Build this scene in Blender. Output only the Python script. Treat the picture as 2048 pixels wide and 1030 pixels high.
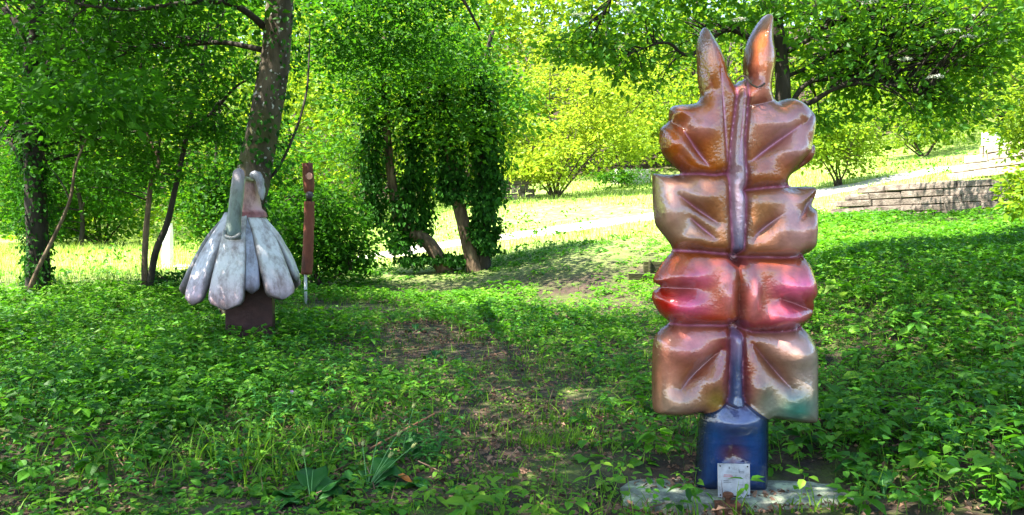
import bpy, math, random
import numpy as np
from mathutils import Vector
R = math.radians
rng = np.random.default_rng(7)
for o in list(bpy.data.objects): bpy.data.objects.remove(o)
SC = bpy.context.scene
COL = SC.collection

# ------------------------------------------------------------------ camera, sky, sun, exposure
CAM_H, PITCH, F = 1.6, R(4.0), 1650.0
cam_d = bpy.data.cameras.new('camera'); cam = bpy.data.objects.new('camera', cam_d); COL.objects.link(cam)
cam.location = (0, 0, CAM_H); cam.rotation_euler = (R(90) - PITCH, 0, 0)
cam_d.sensor_width = 36; cam_d.lens = 36 * F / 2048; cam_d.clip_end = 2000
SC.camera = cam
SUN_EL, SUN_AZ = R(61), R(246)      # azimuth clockwise from +Y: high, to the left and a little behind the camera
world = bpy.data.worlds.new('World'); SC.world = world; world.use_nodes = True
wn = world.node_tree; bg = wn.nodes['Background']
sky = wn.nodes.new('ShaderNodeTexSky'); sky.sky_type = 'NISHITA'; sky.sun_disc = False
sky.sun_elevation = SUN_EL; sky.sun_rotation = SUN_AZ
wn.links.new(sky.outputs[0], bg.inputs[0]); bg.inputs[1].default_value = 0.115
sd = bpy.data.lights.new('sun', 'SUN'); sd.energy = 5.0; sd.angle = R(0.5); sd.color = (1.0, 0.95, 0.84)
sun = bpy.data.objects.new('sun', sd); COL.objects.link(sun)
to_sun = Vector((math.sin(SUN_AZ) * math.cos(SUN_EL), math.cos(SUN_AZ) * math.cos(SUN_EL), math.sin(SUN_EL)))
sun.rotation_euler = to_sun.to_track_quat('Z', 'Y').to_euler(); sun.location = to_sun * 60
vs = SC.view_settings
vs.view_transform = 'Standard'; vs.look = 'None'; vs.gamma = 1; vs.exposure = 2.48; vs.use_curve_mapping = False
SC.cycles.use_denoising = True
SC.cycles.max_bounces = 8; SC.cycles.diffuse_bounces = 4; SC.cycles.transmission_bounces = 5

# ------------------------------------------------------------------ helpers
def P(px, py, d):
    """point of the place seen at photo pixel (px, py) when it stands d metres ahead"""
    a = (px - 1024) / F; b = (515 - py) / F
    dy = math.cos(PITCH) + b * math.sin(PITCH); dz = -math.sin(PITCH) + b * math.cos(PITCH)
    t = d / dy
    return np.array([a * t, d, CAM_H + dz * t])

class MB:
    """collects vertices and faces of one mesh"""
    def __init__(s): s.v = []; s.f3 = []; s.f4 = []; s.t = []; s.n = 0; s.c = []
    def add(s, v, f3=None, f4=None, tint=None, col=None):
        v = np.asarray(v, float).reshape(-1, 3)
        if f3 is not None and len(f3): s.f3.append(np.asarray(f3, int).reshape(-1, 3) + s.n)
        if f4 is not None and len(f4): s.f4.append(np.asarray(f4, int).reshape(-1, 4) + s.n)
        s.v.append(v); s.n += len(v)
        if tint is None: tint = 0.5
        s.t.append(np.broadcast_to(np.asarray(tint, float), (len(v),)))
        if col is None: col = (1, 1, 1)
        s.c.append(np.broadcast_to(np.asarray(col, float), (len(v), 3)))
    def mesh(s, name, smooth=False, colors=False):
        v = np.concatenate(s.v)
        f3 = np.concatenate(s.f3) if s.f3 else np.zeros((0, 3), int)
        f4 = np.concatenate(s.f4) if s.f4 else np.zeros((0, 4), int)
        m = bpy.data.meshes.new(name)
        m.vertices.add(len(v)); m.vertices.foreach_set('co', v.astype(np.float32).ravel())
        nl = f3.size + f4.size; nf = len(f3) + len(f4)
        m.loops.add(nl); m.polygons.add(nf)
        m.loops.foreach_set('vertex_index', np.concatenate([f3.ravel(), f4.ravel()]).astype(np.int32))
        st = np.concatenate([np.arange(len(f3)) * 3, f3.size + np.arange(len(f4)) * 4]).astype(np.int32)
        m.polygons.foreach_set('loop_start', st)
        m.update(calc_edges=True)
        m.polygons.foreach_set('use_smooth', np.full(nf, smooth))
        a = m.attributes.new('tint', 'FLOAT', 'POINT'); a.data.foreach_set('value', np.concatenate(s.t).astype(np.float32))
        if colors:
            c = np.concatenate(s.c); c = np.hstack([c, np.ones((len(c), 1))])
            a = m.attributes.new('paint', 'FLOAT_COLOR', 'POINT'); a.data.foreach_set('color', c.astype(np.float32).ravel())
        m.update()
        return m
    def build(s, name, mat, parent=None, smooth=False, colors=False, origin=None):
        if origin is not None: s.v = [x - np.asarray(origin) for x in s.v]
        m = s.mesh(name, smooth, colors); m.materials.append(mat)
        o = bpy.data.objects.new(name, m); COL.objects.link(o)
        if origin is not None: o.location = origin
        if parent is not None:
            o.parent = parent
            if origin is None: o.location = (0, 0, 0)
        return o

def tag(o, label=None, cat=None, group=None, kind=None):
    if label: o['label'] = label
    if cat: o['category'] = cat
    if group: o['group'] = group
    if kind: o['kind'] = kind
    return o
def thing(name, label, cat, loc=(0, 0, 0), group=None):
    o = bpy.data.objects.new(name, None); COL.objects.link(o); o.location = loc
    o.empty_display_size = 0.1
    return tag(o, label, cat, group)
def part(mb, name, mat, root, smooth=False, colors=False):
    """part given in world coordinates, stored relative to its thing's base"""
    l = np.array(root.location)
    if root.parent is not None: l = l + np.array(root.parent.location)
    mb.v = [x - l for x in mb.v]
    o = mb.build(name, mat, None, smooth, colors); o.parent = root
    return o

def nrm(a): return a / np.maximum(np.linalg.norm(a, axis=-1, keepdims=True), 1e-9)
def smooth_poly(pts, n, closed=False):
    """Catmull-Rom resample"""
    p = np.asarray(pts, float)
    if closed: q = np.vstack([p[-1], p, p[0], p[1]])
    else: q = np.vstack([2 * p[0] - p[1], p, 2 * p[-1] - p[-2]])
    k = len(q) - 3
    u = np.linspace(0, k, n, endpoint=not closed)
    i = np.minimum(u.astype(int), k - 1); t = (u - i)[:, None]
    a, b, c, d = q[i], q[i + 1], q[i + 2], q[i + 3]
    return 0.5 * (2 * b + (c - a) * t + (2 * a - 5 * b + 4 * c - d) * t ** 2 + (3 * b - a - 3 * c + d) * t ** 3)
def tube(mb, pts, rad, sides=8, wob=0.0, cap=True, tint=0.5, flat=1.0, col=None):
    pts = np.asarray(pts, float); n = len(pts)
    rad = np.broadcast_to(np.asarray(rad, float), (n,))
    tg = nrm(np.gradient(pts, axis=0))
    ref = np.array([0.31, 0.93, 0.2]) if abs(tg[0][2]) > 0.5 else np.array([0.05, 0.1, 1.0])
    a = nrm(np.cross(tg, ref)); b = np.cross(tg, a)
    th = np.arange(sides) * 2 * math.pi / sides
    rr = rad[:, None] * (1 + wob * rng.standard_normal((n, sides)))
    ring = pts[:, None] + rr[..., None] * (np.cos(th)[None, :, None] * a[:, None] + flat * np.sin(th)[None, :, None] * b[:, None])
    v = ring.reshape(-1, 3)
    i = np.arange(n - 1)[:, None] * sides; j = np.arange(sides)[None]
    j2 = (j + 1) % sides
    f4 = np.stack([i + j, i + j2, i + sides + j2, i + sides + j], -1).reshape(-1, 4)
    f3 = []
    if cap:
        v = np.vstack([v, pts[0], pts[-1]])
        c0, c1 = n * sides, n * sides + 1
        k = np.arange(sides); k2 = (k + 1) % sides
        f3 = np.vstack([np.stack([k2, k, np.full(sides, c0)], -1), np.stack([(n - 1) * sides + k, (n - 1) * sides + k2, np.full(sides, c1)], -1)])
    mb.add(v, f3, f4, tint, col)
def box(mb, lo, hi, jit=0.0, col=None, tint=0.5):
    lo = np.array(lo, float); hi = np.array(hi, float)
    v = np.array([[x, y, z] for x in (0, 1) for y in (0, 1) for z in (0, 1)]) * (hi - lo) + lo
    if jit: v = v + rng.normal(0, jit, v.shape)
    mb.add(v, None, [[0, 1, 3, 2], [4, 6, 7, 5], [0, 4, 5, 1], [2, 3, 7, 6], [0, 2, 6, 4], [1, 5, 7, 3]], tint, col)
def leaves(mb, pos, axis, nor, size, width=0.55, detail=0, fold=0.18, droop=0.15, tint=None):
    """adds one leaf blade per row of pos"""
    pos = np.asarray(pos, float); n = len(pos)
    if n == 0: return
    axis = nrm(axis); nor = nrm(nor - axis * np.sum(axis * nor, 1, keepdims=True)); side = np.cross(axis, nor)
    L = np.broadcast_to(np.asarray(size, float), (n,))[:, None]
    if detail == 0: prof = [(0, 0, 0), (.42, .5, 1), (1, 0, -.6), (.42, -.5, 1)]; tri = [(0, 1, 2), (0, 2, 3)]
    elif detail == 1: prof = [(0, 0, 0), (.22, .42, .7), (.6, .43, .7), (1, 0, -.8), (.6, -.43, .7), (.22, -.42, .7), (.5, 0, 0)]; tri = [(0, 1, 6), (1, 2, 6), (2, 3, 6), (3, 4, 6), (4, 5, 6), (5, 0, 6)]
    V = []
    for (u, s, f) in prof:
        V.append(pos + axis * L * u + side * L * width * s + nor * L * (fold * width * f * abs(s) * 2 - droop * u * u * (1 if detail else .6)))
    V = np.stack(V, 1).reshape(-1, 3); k = len(prof)
    T = (np.arange(n)[:, None, None] * k + np.array(tri)[None]).reshape(-1, 3)
    if tint is None: tint = rng.random(n)
    mb.add(V, T, None, np.repeat(tint, k))
def rand_dirs(n, up=0.0, flat=1.0):
    d = rng.standard_normal((n, 3)); d[:, 2] = d[:, 2] * flat + up
    return nrm(d)
def sprays(mb, cen, n_each, spread, size, flat=0.4, detail=0, tint_c=None, width=0.55, updn=1.0):
    """leafy sprays: around every centre a flattened cloud of leaves facing roughly up"""
    cen = np.asarray(cen, float); m = len(cen)
    if m == 0: return
    n = m * n_each
    off = rng.standard_normal((n, 3)) * np.array([1, 1, flat]) * (np.repeat(np.broadcast_to(spread, (m,)), n_each))[:, None] * 0.55
    pos = np.repeat(cen, n_each, 0) + off
    ax = nrm(off * np.array([1, 1, .3]) + rng.standard_normal((n, 3)) * 0.18 + np.array([0, 0, -0.06]))
    no = rand_dirs(n) * 1.15 + np.array([0, 0, updn])
    tc = rng.random(m) if tint_c is None else tint_c
    tint = np.clip(np.repeat(tc, n_each) * 0.6 + rng.random(n) * 0.4, 0, 1)
    sz = size * rng.uniform(0.45, 1.55, n)
    leaves(mb, pos, ax, no, sz, width, detail, tint=tint)
def in_ellipsoid(c, r, n, shell=0.35):
    m = max(4, n // 7)
    sd_ = rand_dirs(m) * (rng.random(m) ** (shell + .12))[:, None]
    w = rng.uniform(.12, .27, m); k = rng.integers(0, m, n)
    q = sd_[k] + rng.standard_normal((n, 3)) * w[k][:, None] * np.array([1, 1, .8])
    return np.asarray(c) + q * np.asarray(r)

# ------------------------------------------------------------------ material helpers
def new_mat(name):
    m = bpy.data.materials.new(name); m.use_nodes = True
    nt = m.node_tree; b = nt.nodes['Principled BSDF']
    return m, nt, b
def N(nt, t, **k):
    n = nt.nodes.new(t)
    for a, v in k.items(): setattr(n, a, v)
    return n
def ramp(nt, stops):
    r = N(nt, 'ShaderNodeValToRGB'); e = r.color_ramp.elements
    while len(e) < len(stops): e.new(0.5)
    for x, (p, c) in zip(e, stops): x.position = p; x.color = (*c, 1) if len(c) == 3 else c
    return r
def leaf_mat(name, dark, light, trans, amt=0.38, rough=0.45, spec=0.35, yellow=None):
    m, nt, b = new_mat(name)
    at = N(nt, 'ShaderNodeAttribute', attribute_name='tint')
    r = ramp(nt, [(0, dark), (.6, light), (1, yellow or tuple(1.25 * x for x in light))]); nt.links.new(at.outputs['Fac'], r.inputs[0])
    nt.links.new(r.outputs[0], b.inputs['Base Color']); b.inputs['Roughness'].default_value = rough
    b.inputs['Specular IOR Level'].default_value = spec
    tr = N(nt, 'ShaderNodeBsdfTranslucent')
    r2 = ramp(nt, [(0, tuple(0.6 * x for x in trans)), (1, trans)]); nt.links.new(at.outputs['Fac'], r2.inputs[0])
    nt.links.new(r2.outputs[0], tr.inputs[0])
    mx = N(nt, 'ShaderNodeMixShader'); mx.inputs[0].default_value = amt
    nt.links.new(b.outputs[0], mx.inputs[1]); nt.links.new(tr.outputs[0], mx.inputs[2])
    nt.links.new(mx.outputs[0], nt.nodes['Material Output'].inputs[0])
    return m
def noise_mat(name, stops, scale=8, detail=6, rough=0.85, bump=0.3, bscale=None, spec=0.3, coord='Object', stretch=(1, 1, 1)):
    m, nt, b = new_mat(name)
    tc = N(nt, 'ShaderNodeTexCoord'); mp = N(nt, 'ShaderNodeMapping'); mp.inputs['Scale'].default_value = stretch
    nt.links.new(tc.outputs[coord], mp.inputs[0])
    no = N(nt, 'ShaderNodeTexNoise'); no.inputs['Scale'].default_value = scale; no.inputs['Detail'].default_value = detail; no.inputs['Roughness'].default_value = 0.65
    nt.links.new(mp.outputs[0], no.inputs['Vector'])
    r = ramp(nt, stops); nt.links.new(no.outputs['Fac'], r.inputs[0]); nt.links.new(r.outputs[0], b.inputs['Base Color'])
    n2 = N(nt, 'ShaderNodeTexNoise'); n2.inputs['Scale'].default_value = bscale or scale * 3; n2.inputs['Detail'].default_value = 5
    nt.links.new(mp.outputs[0], n2.inputs['Vector'])
    bp = N(nt, 'ShaderNodeBump'); bp.inputs['Strength'].default_value = bump; bp.inputs['Distance'].default_value = 0.03
    nt.links.new(n2.outputs['Fac'], bp.inputs['Height']); nt.links.new(bp.outputs[0], b.inputs['Normal'])
    b.inputs['Roughness'].default_value = rough; b.inputs['Specular IOR Level'].default_value = spec
    m['color_out'] = 0
    return m

M = {}
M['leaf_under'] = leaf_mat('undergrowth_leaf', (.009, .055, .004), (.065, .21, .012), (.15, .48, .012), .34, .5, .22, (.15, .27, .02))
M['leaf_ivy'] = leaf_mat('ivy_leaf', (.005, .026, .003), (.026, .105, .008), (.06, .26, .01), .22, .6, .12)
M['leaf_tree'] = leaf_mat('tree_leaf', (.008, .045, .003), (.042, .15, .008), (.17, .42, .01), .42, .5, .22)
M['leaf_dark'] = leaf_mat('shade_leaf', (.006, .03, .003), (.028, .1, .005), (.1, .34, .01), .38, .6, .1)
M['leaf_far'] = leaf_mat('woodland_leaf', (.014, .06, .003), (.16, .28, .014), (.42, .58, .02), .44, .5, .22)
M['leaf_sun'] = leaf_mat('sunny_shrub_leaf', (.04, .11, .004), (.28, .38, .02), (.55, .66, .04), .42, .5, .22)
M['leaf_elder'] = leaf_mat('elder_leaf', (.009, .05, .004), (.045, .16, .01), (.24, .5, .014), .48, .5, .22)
M['grass'] = leaf_mat('grass_blade', (.03, .11, .006), (.14, .26, .015), (.22, .45, .015), .35, .5, .2)
M['meadow'] = leaf_mat('meadow_grass_blade', (.15, .29, .02), (.4, .5, .12), (.42, .58, .06), .35, .6, .2)
M['broad'] = leaf_mat('broad_leaf', (.014, .08, .012), (.04, .16, .024), (.1, .38, .03), .28, .5, .22)
M['litter'] = leaf_mat('dead_leaf', (.05, .025, .014), (.24, .14, .09), (.12, .05, .02), .15, .7, .2)
M['bark'] = noise_mat('bark', [(.32, (.03, .02, .014)), (.5, (.13, .085, .05)), (.66, (.26, .18, .11))], 9, 9, .9, 1.0, 18, stretch=(1, 1, .25))
M['bark_dark'] = noise_mat('dark_bark', [(.3, (.012, .010, .008)), (.6, (.04, .032, .022)), (.75, (.09, .08, .06))], 7, 8, .9, .8, 15, stretch=(1, 1, .3))
M['twig'] = noise_mat('twig_bark', [(.3, (.03, .022, .015)), (.7, (.1, .075, .05))], 12, 4, .9, .2)

# ------------------------------------------------------------------ terrain
CP = []
for x in (-14, -9, -4, 0, 2.2):
    for y in (-4, 0, 3, 7, 11): CP.append((x, y, 0))
for a in [(1640, 800, 5.7), (1850, 600, 8), (2040, 520, 9.5), (1700, 535, 10.5), (1650, 497, 13), (2040, 482, 13), (1800, 488, 13.2),
          (1300, 602, 13), (1290, 548, 15), (1280, 492, 17), (1150, 502, 17), (1000, 562, 16.5), (1050, 522, 17), (950, 546, 18), (800, 545, 18),
          (720, 540, 19), (730, 518, 22), (900, 487, 23), (1100, 463, 24), (1300, 433, 25), (1000, 400, 33), (1200, 385, 36), (1300, 362, 40),
          (1000, 372, 40), (1640, 430, 22), (1720, 380, 25), (1700, 350, 30), (1900, 320, 30), (2048, 290, 30), (450, 500, 26), (0, 560, 16.5), (100, 500, 26),
          (200, 470, 34), (500, 445, 40), (700, 450, 38)]:
    CP.append(tuple(P(*a)))
CP += [(6.5, 4, .5), (10, 8, 1.3), (12, 0, .8), (14, 14, 2.4), (-14, 16, 0), (-30, 10, 0), (-30, 30, .6), (30, 20, 5), (30, 0, 3),
       (-30, 60, 6), (0, 60, 7), (30, 60, 10), (-40, 100, 18), (0, 100, 20), (40, 100, 22), (-40, -20, -.5), (0, -20, -.4), (40, -20, 2), (60, 40, 10), (-60, 40, 4)]
CP = np.array(CP)
def _phi(r2): return np.where(r2 > 1e-12, 0.5 * r2 * np.log(r2 + 1e-12), 0)
_A = CP[:, None, :2] - CP[None, :, :2]
_K = _phi((_A ** 2).sum(-1)) + np.eye(len(CP)) * 1.5
_Pm = np.hstack([np.ones((len(CP), 1)), CP[:, :2]])
_S = np.linalg.solve(np.block([[_K, _Pm], [_Pm.T, np.zeros((3, 3))]]), np.concatenate([CP[:, 2], np.zeros(3)]))
gx = np.arange(-70, 70.1, .5); gy = np.arange(-25, 110.1, .5)
GX, GY = np.meshgrid(gx, gy)
_q = np.stack([GX.ravel(), GY.ravel()], -1)
GZ = np.zeros(len(_q))
for i0 in range(0, len(_q), 8000):
    q = _q[i0:i0 + 8000]
    GZ[i0:i0 + 8000] = _phi(((q[:, None] - CP[None, :, :2]) ** 2).sum(-1)) @ _S[:-3] + _S[-3] + q @ _S[-2:]
GZ = GZ.reshape(GX.shape)
def ground_z(x, y):
    x = np.clip(np.asarray(x, float), gx[0], gx[-1] - .51); y = np.clip(np.asarray(y, float), gy[0], gy[-1] - .51)
    i = ((x - gx[0]) / .5).astype(int); j = ((y - gy[0]) / .5).astype(int)
    u = (x - gx[0]) / .5 - i; v = (y - gy[0]) / .5 - j
    z = GZ[j, i] * (1 - u) * (1 - v) + GZ[j, i + 1] * u * (1 - v) + GZ[j + 1, i] * (1 - u) * v + GZ[j + 1, i + 1] * u * v
    return z - .13 * np.exp(-((x - 1.25) / .85) ** 4 - ((y - 4.46) / .3) ** 4) + .025 * np.sin(x * 2.1 + 1) * np.sin(y * 1.7) + .012 * np.sin(x * 5.3 + y * 3.1)
def on_ground(px, py, d):
    p = P(px, py, d); return np.array([p[0], p[1], float(ground_z(p[0], p[1]))])

def build_ground():
    def spaced(lo, hi, fine, c, n):
        t = np.linspace(-1, 1, n); s = np.sinh(t * 3.2) / math.sinh(3.2)
        return c + np.where(s < 0, -s * (lo - c), s * (hi - c))
    xs = spaced(-500, 500, 0, 0, 261); ys = spaced(-300, 600, 0, 9, 281)
    X, Y = np.meshgrid(xs, ys); Z = ground_z(X.ravel(), Y.ravel())
    v = np.stack([X.ravel(), Y.ravel(), Z], -1); w = len(xs)
    i = (np.arange(len(ys) - 1)[:, None] * w + np.arange(w - 1)[None]).ravel()
    mb = MB(); mb.add(v, None, np.stack([i, i + 1, i + w + 1, i + w], -1))
    m, nt, b = new_mat('soil_and_meadow')
    tc = N(nt, 'ShaderNodeTexCoord')
    no = N(nt, 'ShaderNodeTexNoise'); no.inputs['Scale'].default_value = 3.5; no.inputs['Detail'].default_value = 8; no.inputs['Roughness'].default_value = .7
    nt.links.new(tc.outputs['Object'], no.inputs['Vector'])
    soil = ramp(nt, [(.3, (.010, .005, .003)), (.5, (.036, .019, .011)), (.7, (.085, .05, .03))]); nt.links.new(no.outputs['Fac'], soil.inputs[0])
    gr = ramp(nt, [(.3, (.1, .19, .02)), (.5, (.22, .32, .06)), (.7, (.4, .44, .17))]); nt.links.new(no.outputs['Fac'], gr.inputs[0])
    sx = N(nt, 'ShaderNodeSeparateXYZ'); nt.links.new(tc.outputs['Object'], sx.inputs[0])
    nm = N(nt, 'ShaderNodeTexNoise'); nm.inputs['Scale'].default_value = 1.7; nm.inputs['Detail'].default_value = 9; nm.inputs['Roughness'].default_value = .75
    nt.links.new(tc.outputs['Object'], nm.inputs['Vector'])
    rm = ramp(nt, [(.46, (0, 0, 0)), (.6, (.85, .85, .85))]); nt.links.new(nm.outputs['Fac'], rm.inputs[0])
    ms = N(nt, 'ShaderNodeMix', data_type='RGBA'); nt.links.new(rm.outputs[0], ms.inputs['Factor']); nt.links.new(soil.outputs[0], ms.inputs['A']); ms.inputs['B'].default_value = (.07, .1, .012, 1)
    mr = N(nt, 'ShaderNodeMapRange'); mr.inputs['From Min'].default_value = 15; mr.inputs['From Max'].default_value = 20
    nt.links.new(sx.outputs['Y'], mr.inputs['Value'])
    mx = N(nt, 'ShaderNodeMix', data_type='RGBA'); nt.links.new(mr.outputs[0], mx.inputs['Factor'])
    nt.links.new(ms.outputs['Result'], mx.inputs['A']); nt.links.new(gr.outputs[0], mx.inputs['B'])
    mr2 = N(nt, 'ShaderNodeMapRange'); mr2.inputs['From Min'].default_value = 39; mr2.inputs['From Max'].default_value = 44
    nt.links.new(sx.outputs['Y'], mr2.inputs['Value'])
    mx2 = N(nt, 'ShaderNodeMix', data_type='RGBA'); nt.links.new(mr2.outputs[0], mx2.inputs['Factor'])
    nt.links.new(mx.outputs['Result'], mx2.inputs['A']); nt.links.new(soil.outputs[0], mx2.inputs['B'])
    nt.links.new(mx2.outputs['Result'], b.inputs['Base Color'])
    n2 = N(nt, 'ShaderNodeTexNoise'); n2.inputs['Scale'].default_value = 22; n2.inputs['Detail'].default_value = 6
    nt.links.new(tc.outputs['Object'], n2.inputs['Vector'])
    bp = N(nt, 'ShaderNodeBump'); bp.inputs['Strength'].default_value = .9; bp.inputs['Distance'].default_value = .04
    nt.links.new(n2.outputs['Fac'], bp.inputs['Height']); nt.links.new(bp.outputs[0], b.inputs['Normal'])
    b.inputs['Roughness'].default_value = .95
    tag(mb.build('ground', m, smooth=True), kind='structure')
build_ground()

def build_path():
    c = np.array([on_ground(*a)[:2] for a in [(300, 545, 20.5), (560, 532, 21), (730, 518, 22), (900, 487, 23), (1100, 463, 24), (1300, 433, 25), (1500, 418, 25.5), (1640, 412, 26), (1900, 395, 27)]])
    c = smooth_poly(c, 90); t = nrm(np.gradient(c, axis=0)); nn = np.stack([-t[:, 1], t[:, 0]], -1)
    mb = MB(); W = 7; rows = []
    for k in range(W):
        o = (k / (W - 1) - .5) * 1.7 * (1 + .08 * np.sin(np.arange(90) * .9 + k))
        q = c + nn * o[:, None]; rows.append(np.column_stack([q, ground_z(q[:, 0], q[:, 1]) + .03 - (.05 if k in (0, W - 1) else 0)]))
    v = np.stack(rows, 1).reshape(-1, 3)
    i = (np.arange(89)[:, None] * W + np.arange(W - 1)[None]).ravel()
    mb.add(v, None, np.stack([i, i + W, i + W + 1, i + 1], -1))
    tag(mb.build('path', noise_mat('pale_gravel', [(.3, (.3, .27, .22)), (.6, (.5, .46, .4))], 9, 8, .95, .4, 60), smooth=True), kind='structure')
build_path()

# ------------------------------------------------------------------ stone walls
def build_wall(name, label, a, b, zb_a, zb_b, courses, lefts, depth, hcourse, seed, stops, cat='wall'):
    """courses of separate stone blocks from point a to point b; lefts = where each course starts (0..1)"""
    r = np.random.default_rng(seed)
    a = np.array(a[:2]); b = np.array(b[:2]); L = np.linalg.norm(b - a); t = (b - a) / L; n = np.array([t[1], -t[0]])
    root = thing(name, label, cat, (a[0], a[1], zb_a))
    slope = (zb_b - zb_a) / L
    mat = noise_mat(name + '_stone', stops, 5, 8, .9, .7, 30)
    core = MB()
    def brick(mb, u0, u1, z0, z1, f0, f1, jit):
        vv = []
        for u in (u0, u1):
            for f in (f0, f1):
                for z in (z0, z1):
                    p = a + t * u + n * f; vv.append([p[0], p[1], zb_a + slope * u + z])
        vv = np.array(vv) + r.normal(0, jit * 2.2, (8, 3))
        c = vv.mean(0)
        # chamfered front: inset copy of the front face
        fr = [2, 3, 7, 6]
        q = vv[fr]; qc = q.mean(0); q2 = qc + (q - qc) * np.array([.95, .95, .86]) + np.array([n[0], n[1], 0]) * .022
        vv2 = np.vstack([vv, q2])
        f = [[0, 1, 3, 2], [4, 6, 7, 5], [0, 4, 5, 1], [0, 2, 6, 4], [1, 5, 7, 3], [2, 3, 9, 8], [3, 7, 10, 9], [7, 6, 11, 10], [6, 2, 8, 11], [8, 9, 10, 11]]
        mb.add(vv2, None, f)
    for k in range(courses):
        u = lefts[k] * L; z0 = k * hcourse
        brick(core, u + .05, L, z0 - (.35 if k == 0 else .0), z0 + hcourse - .015, -depth, -.045 - .004 * k, 0)
        while u < L - .05:
            w = min(r.uniform(.5, 1.35), L - u)
            if L - u - w < .25: w = L - u
            mb = MB(); pr = r.uniform(-.012, .02)
            brick(mb, u + .007, u + w - .007, z0 + .006 + r.uniform(0, .006), z0 + hcourse - .005 + r.uniform(-.006, .003), -.2, pr, .004)
            part(mb, 'stone_block', mat, root); u += w
    part(core, 'mortar', noise_mat(name + '_mortar', [(.3, (.1, .085, .065)), (.7, (.26, .22, .17))], 9, 6, .95, .5), root)
    return root
wa = P(1640, 437, 20.5); wb = P(2120, 400, 15.2)
build_wall('terrace_wall', 'low terraced wall of brown sandstone blocks rising beyond the leafy bank', wa, wb, wa[2] - .06, wb[2] - .28, 5,
           [0, .055, .085, .13, .2], .6, .155, 3, [(.3, (.06, .045, .036)), (.48, (.16, .125, .1)), (.7, (.28, .23, .19))])
ua = P(1895, 345, 24); ub = P(2130, 318, 20)
build_wall('upper_wall', 'short pale stone wall higher up the slope under the white panel', ua, ub, ua[2] - .25, ub[2] - .2, 4,
           [0, .04, .16, .3], .5, .21, 5, [(.25, (.2, .15, .12)), (.5, (.34, .27, .22)), (.75, (.46, .38, .32))])
def info_panel():
    c = P(1985, 291, 20.6); root = thing('information_panel', 'small white panel standing on the upper pale stone wall', 'panel', tuple(c))
    mb = MB(); box(mb, c + [-.27, -.02, 0], c + [.27, .02, .32]); part(mb, 'board', noise_mat('panel_white', [(.3, (.7, .7, .68)), (.7, (.8, .8, .79))], 5, 3, .5, .05), root)
    mb = MB()
    for s in (-.2, .2):
        mb = MB(); tube(mb, [c + [s, .04, -.3], c + [s, .04, .25]], .012, 6); part(mb, 'post', M['bark_dark'], root)
info_panel()
def stone_heap():
    c = on_ground(1035, 372, 33); root = thing('stone_heap', 'dark heap of rough flat stones at the meadow edge by the ivy trees', 'stones', tuple(c))
    mat = noise_mat('dark_stone', [(.3, (.03, .026, .022)), (.7, (.13, .11, .09))], 4, 6, .9, .6)
    for row in range(5):
        x = -.75 + rng.uniform(0, .2)
        while x < .7 - row * .1:
            w = rng.uniform(.25, .5); mb = MB()
            box(mb, c + [x, -.25 + row * .05, row * .17 - .1], c + [x + w - .03, .35, row * .17 + .06], .025)
            part(mb, 'stone', mat, root); x += w
stone_heap()
def pale_bench():
    a = on_ground(1222, 347, 39.5); b = on_ground(1300, 343, 39)
    build_wall('pale_wall', 'bright white stone wall piece beyond the meadow under the trees', a, b, a[2] - .1, b[2] - .1, 3, [0, 0, .02], .5, .26, 9,
               [(.25, (.5, .47, .43)), (.75, (.72, .7, .66))])
pale_bench()
def timber_step():
    c = on_ground(1312, 560, 14.6); root = thing('timber_step', 'mossy timber board holding an earth step beside the red petals', 'step', tuple(c))
    mat = noise_mat('mossy_timber', [(.3, (.03, .025, .015)), (.55, (.06, .06, .02)), (.75, (.12, .1, .06))], 8, 6, .9, .6, stretch=(.3, 1, 1))
    mb = MB(); box(mb, c + [-.22, -.03, -.1], c + [.7, .03, .24], .006); part(mb, 'board', mat, root)
    mb = MB(); box(mb, c + [-.52, -.28, -.14], c + [.72, -.2, .06], .008); part(mb, 'board', mat, root)
    for x in (-.12, .45):
        mb = MB(); tube(mb, [c + [x, -.06, -.2], c + [x, -.06, .28]], .028, 7, .05); part(mb, 'stake', mat, root)
timber_step()

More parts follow.
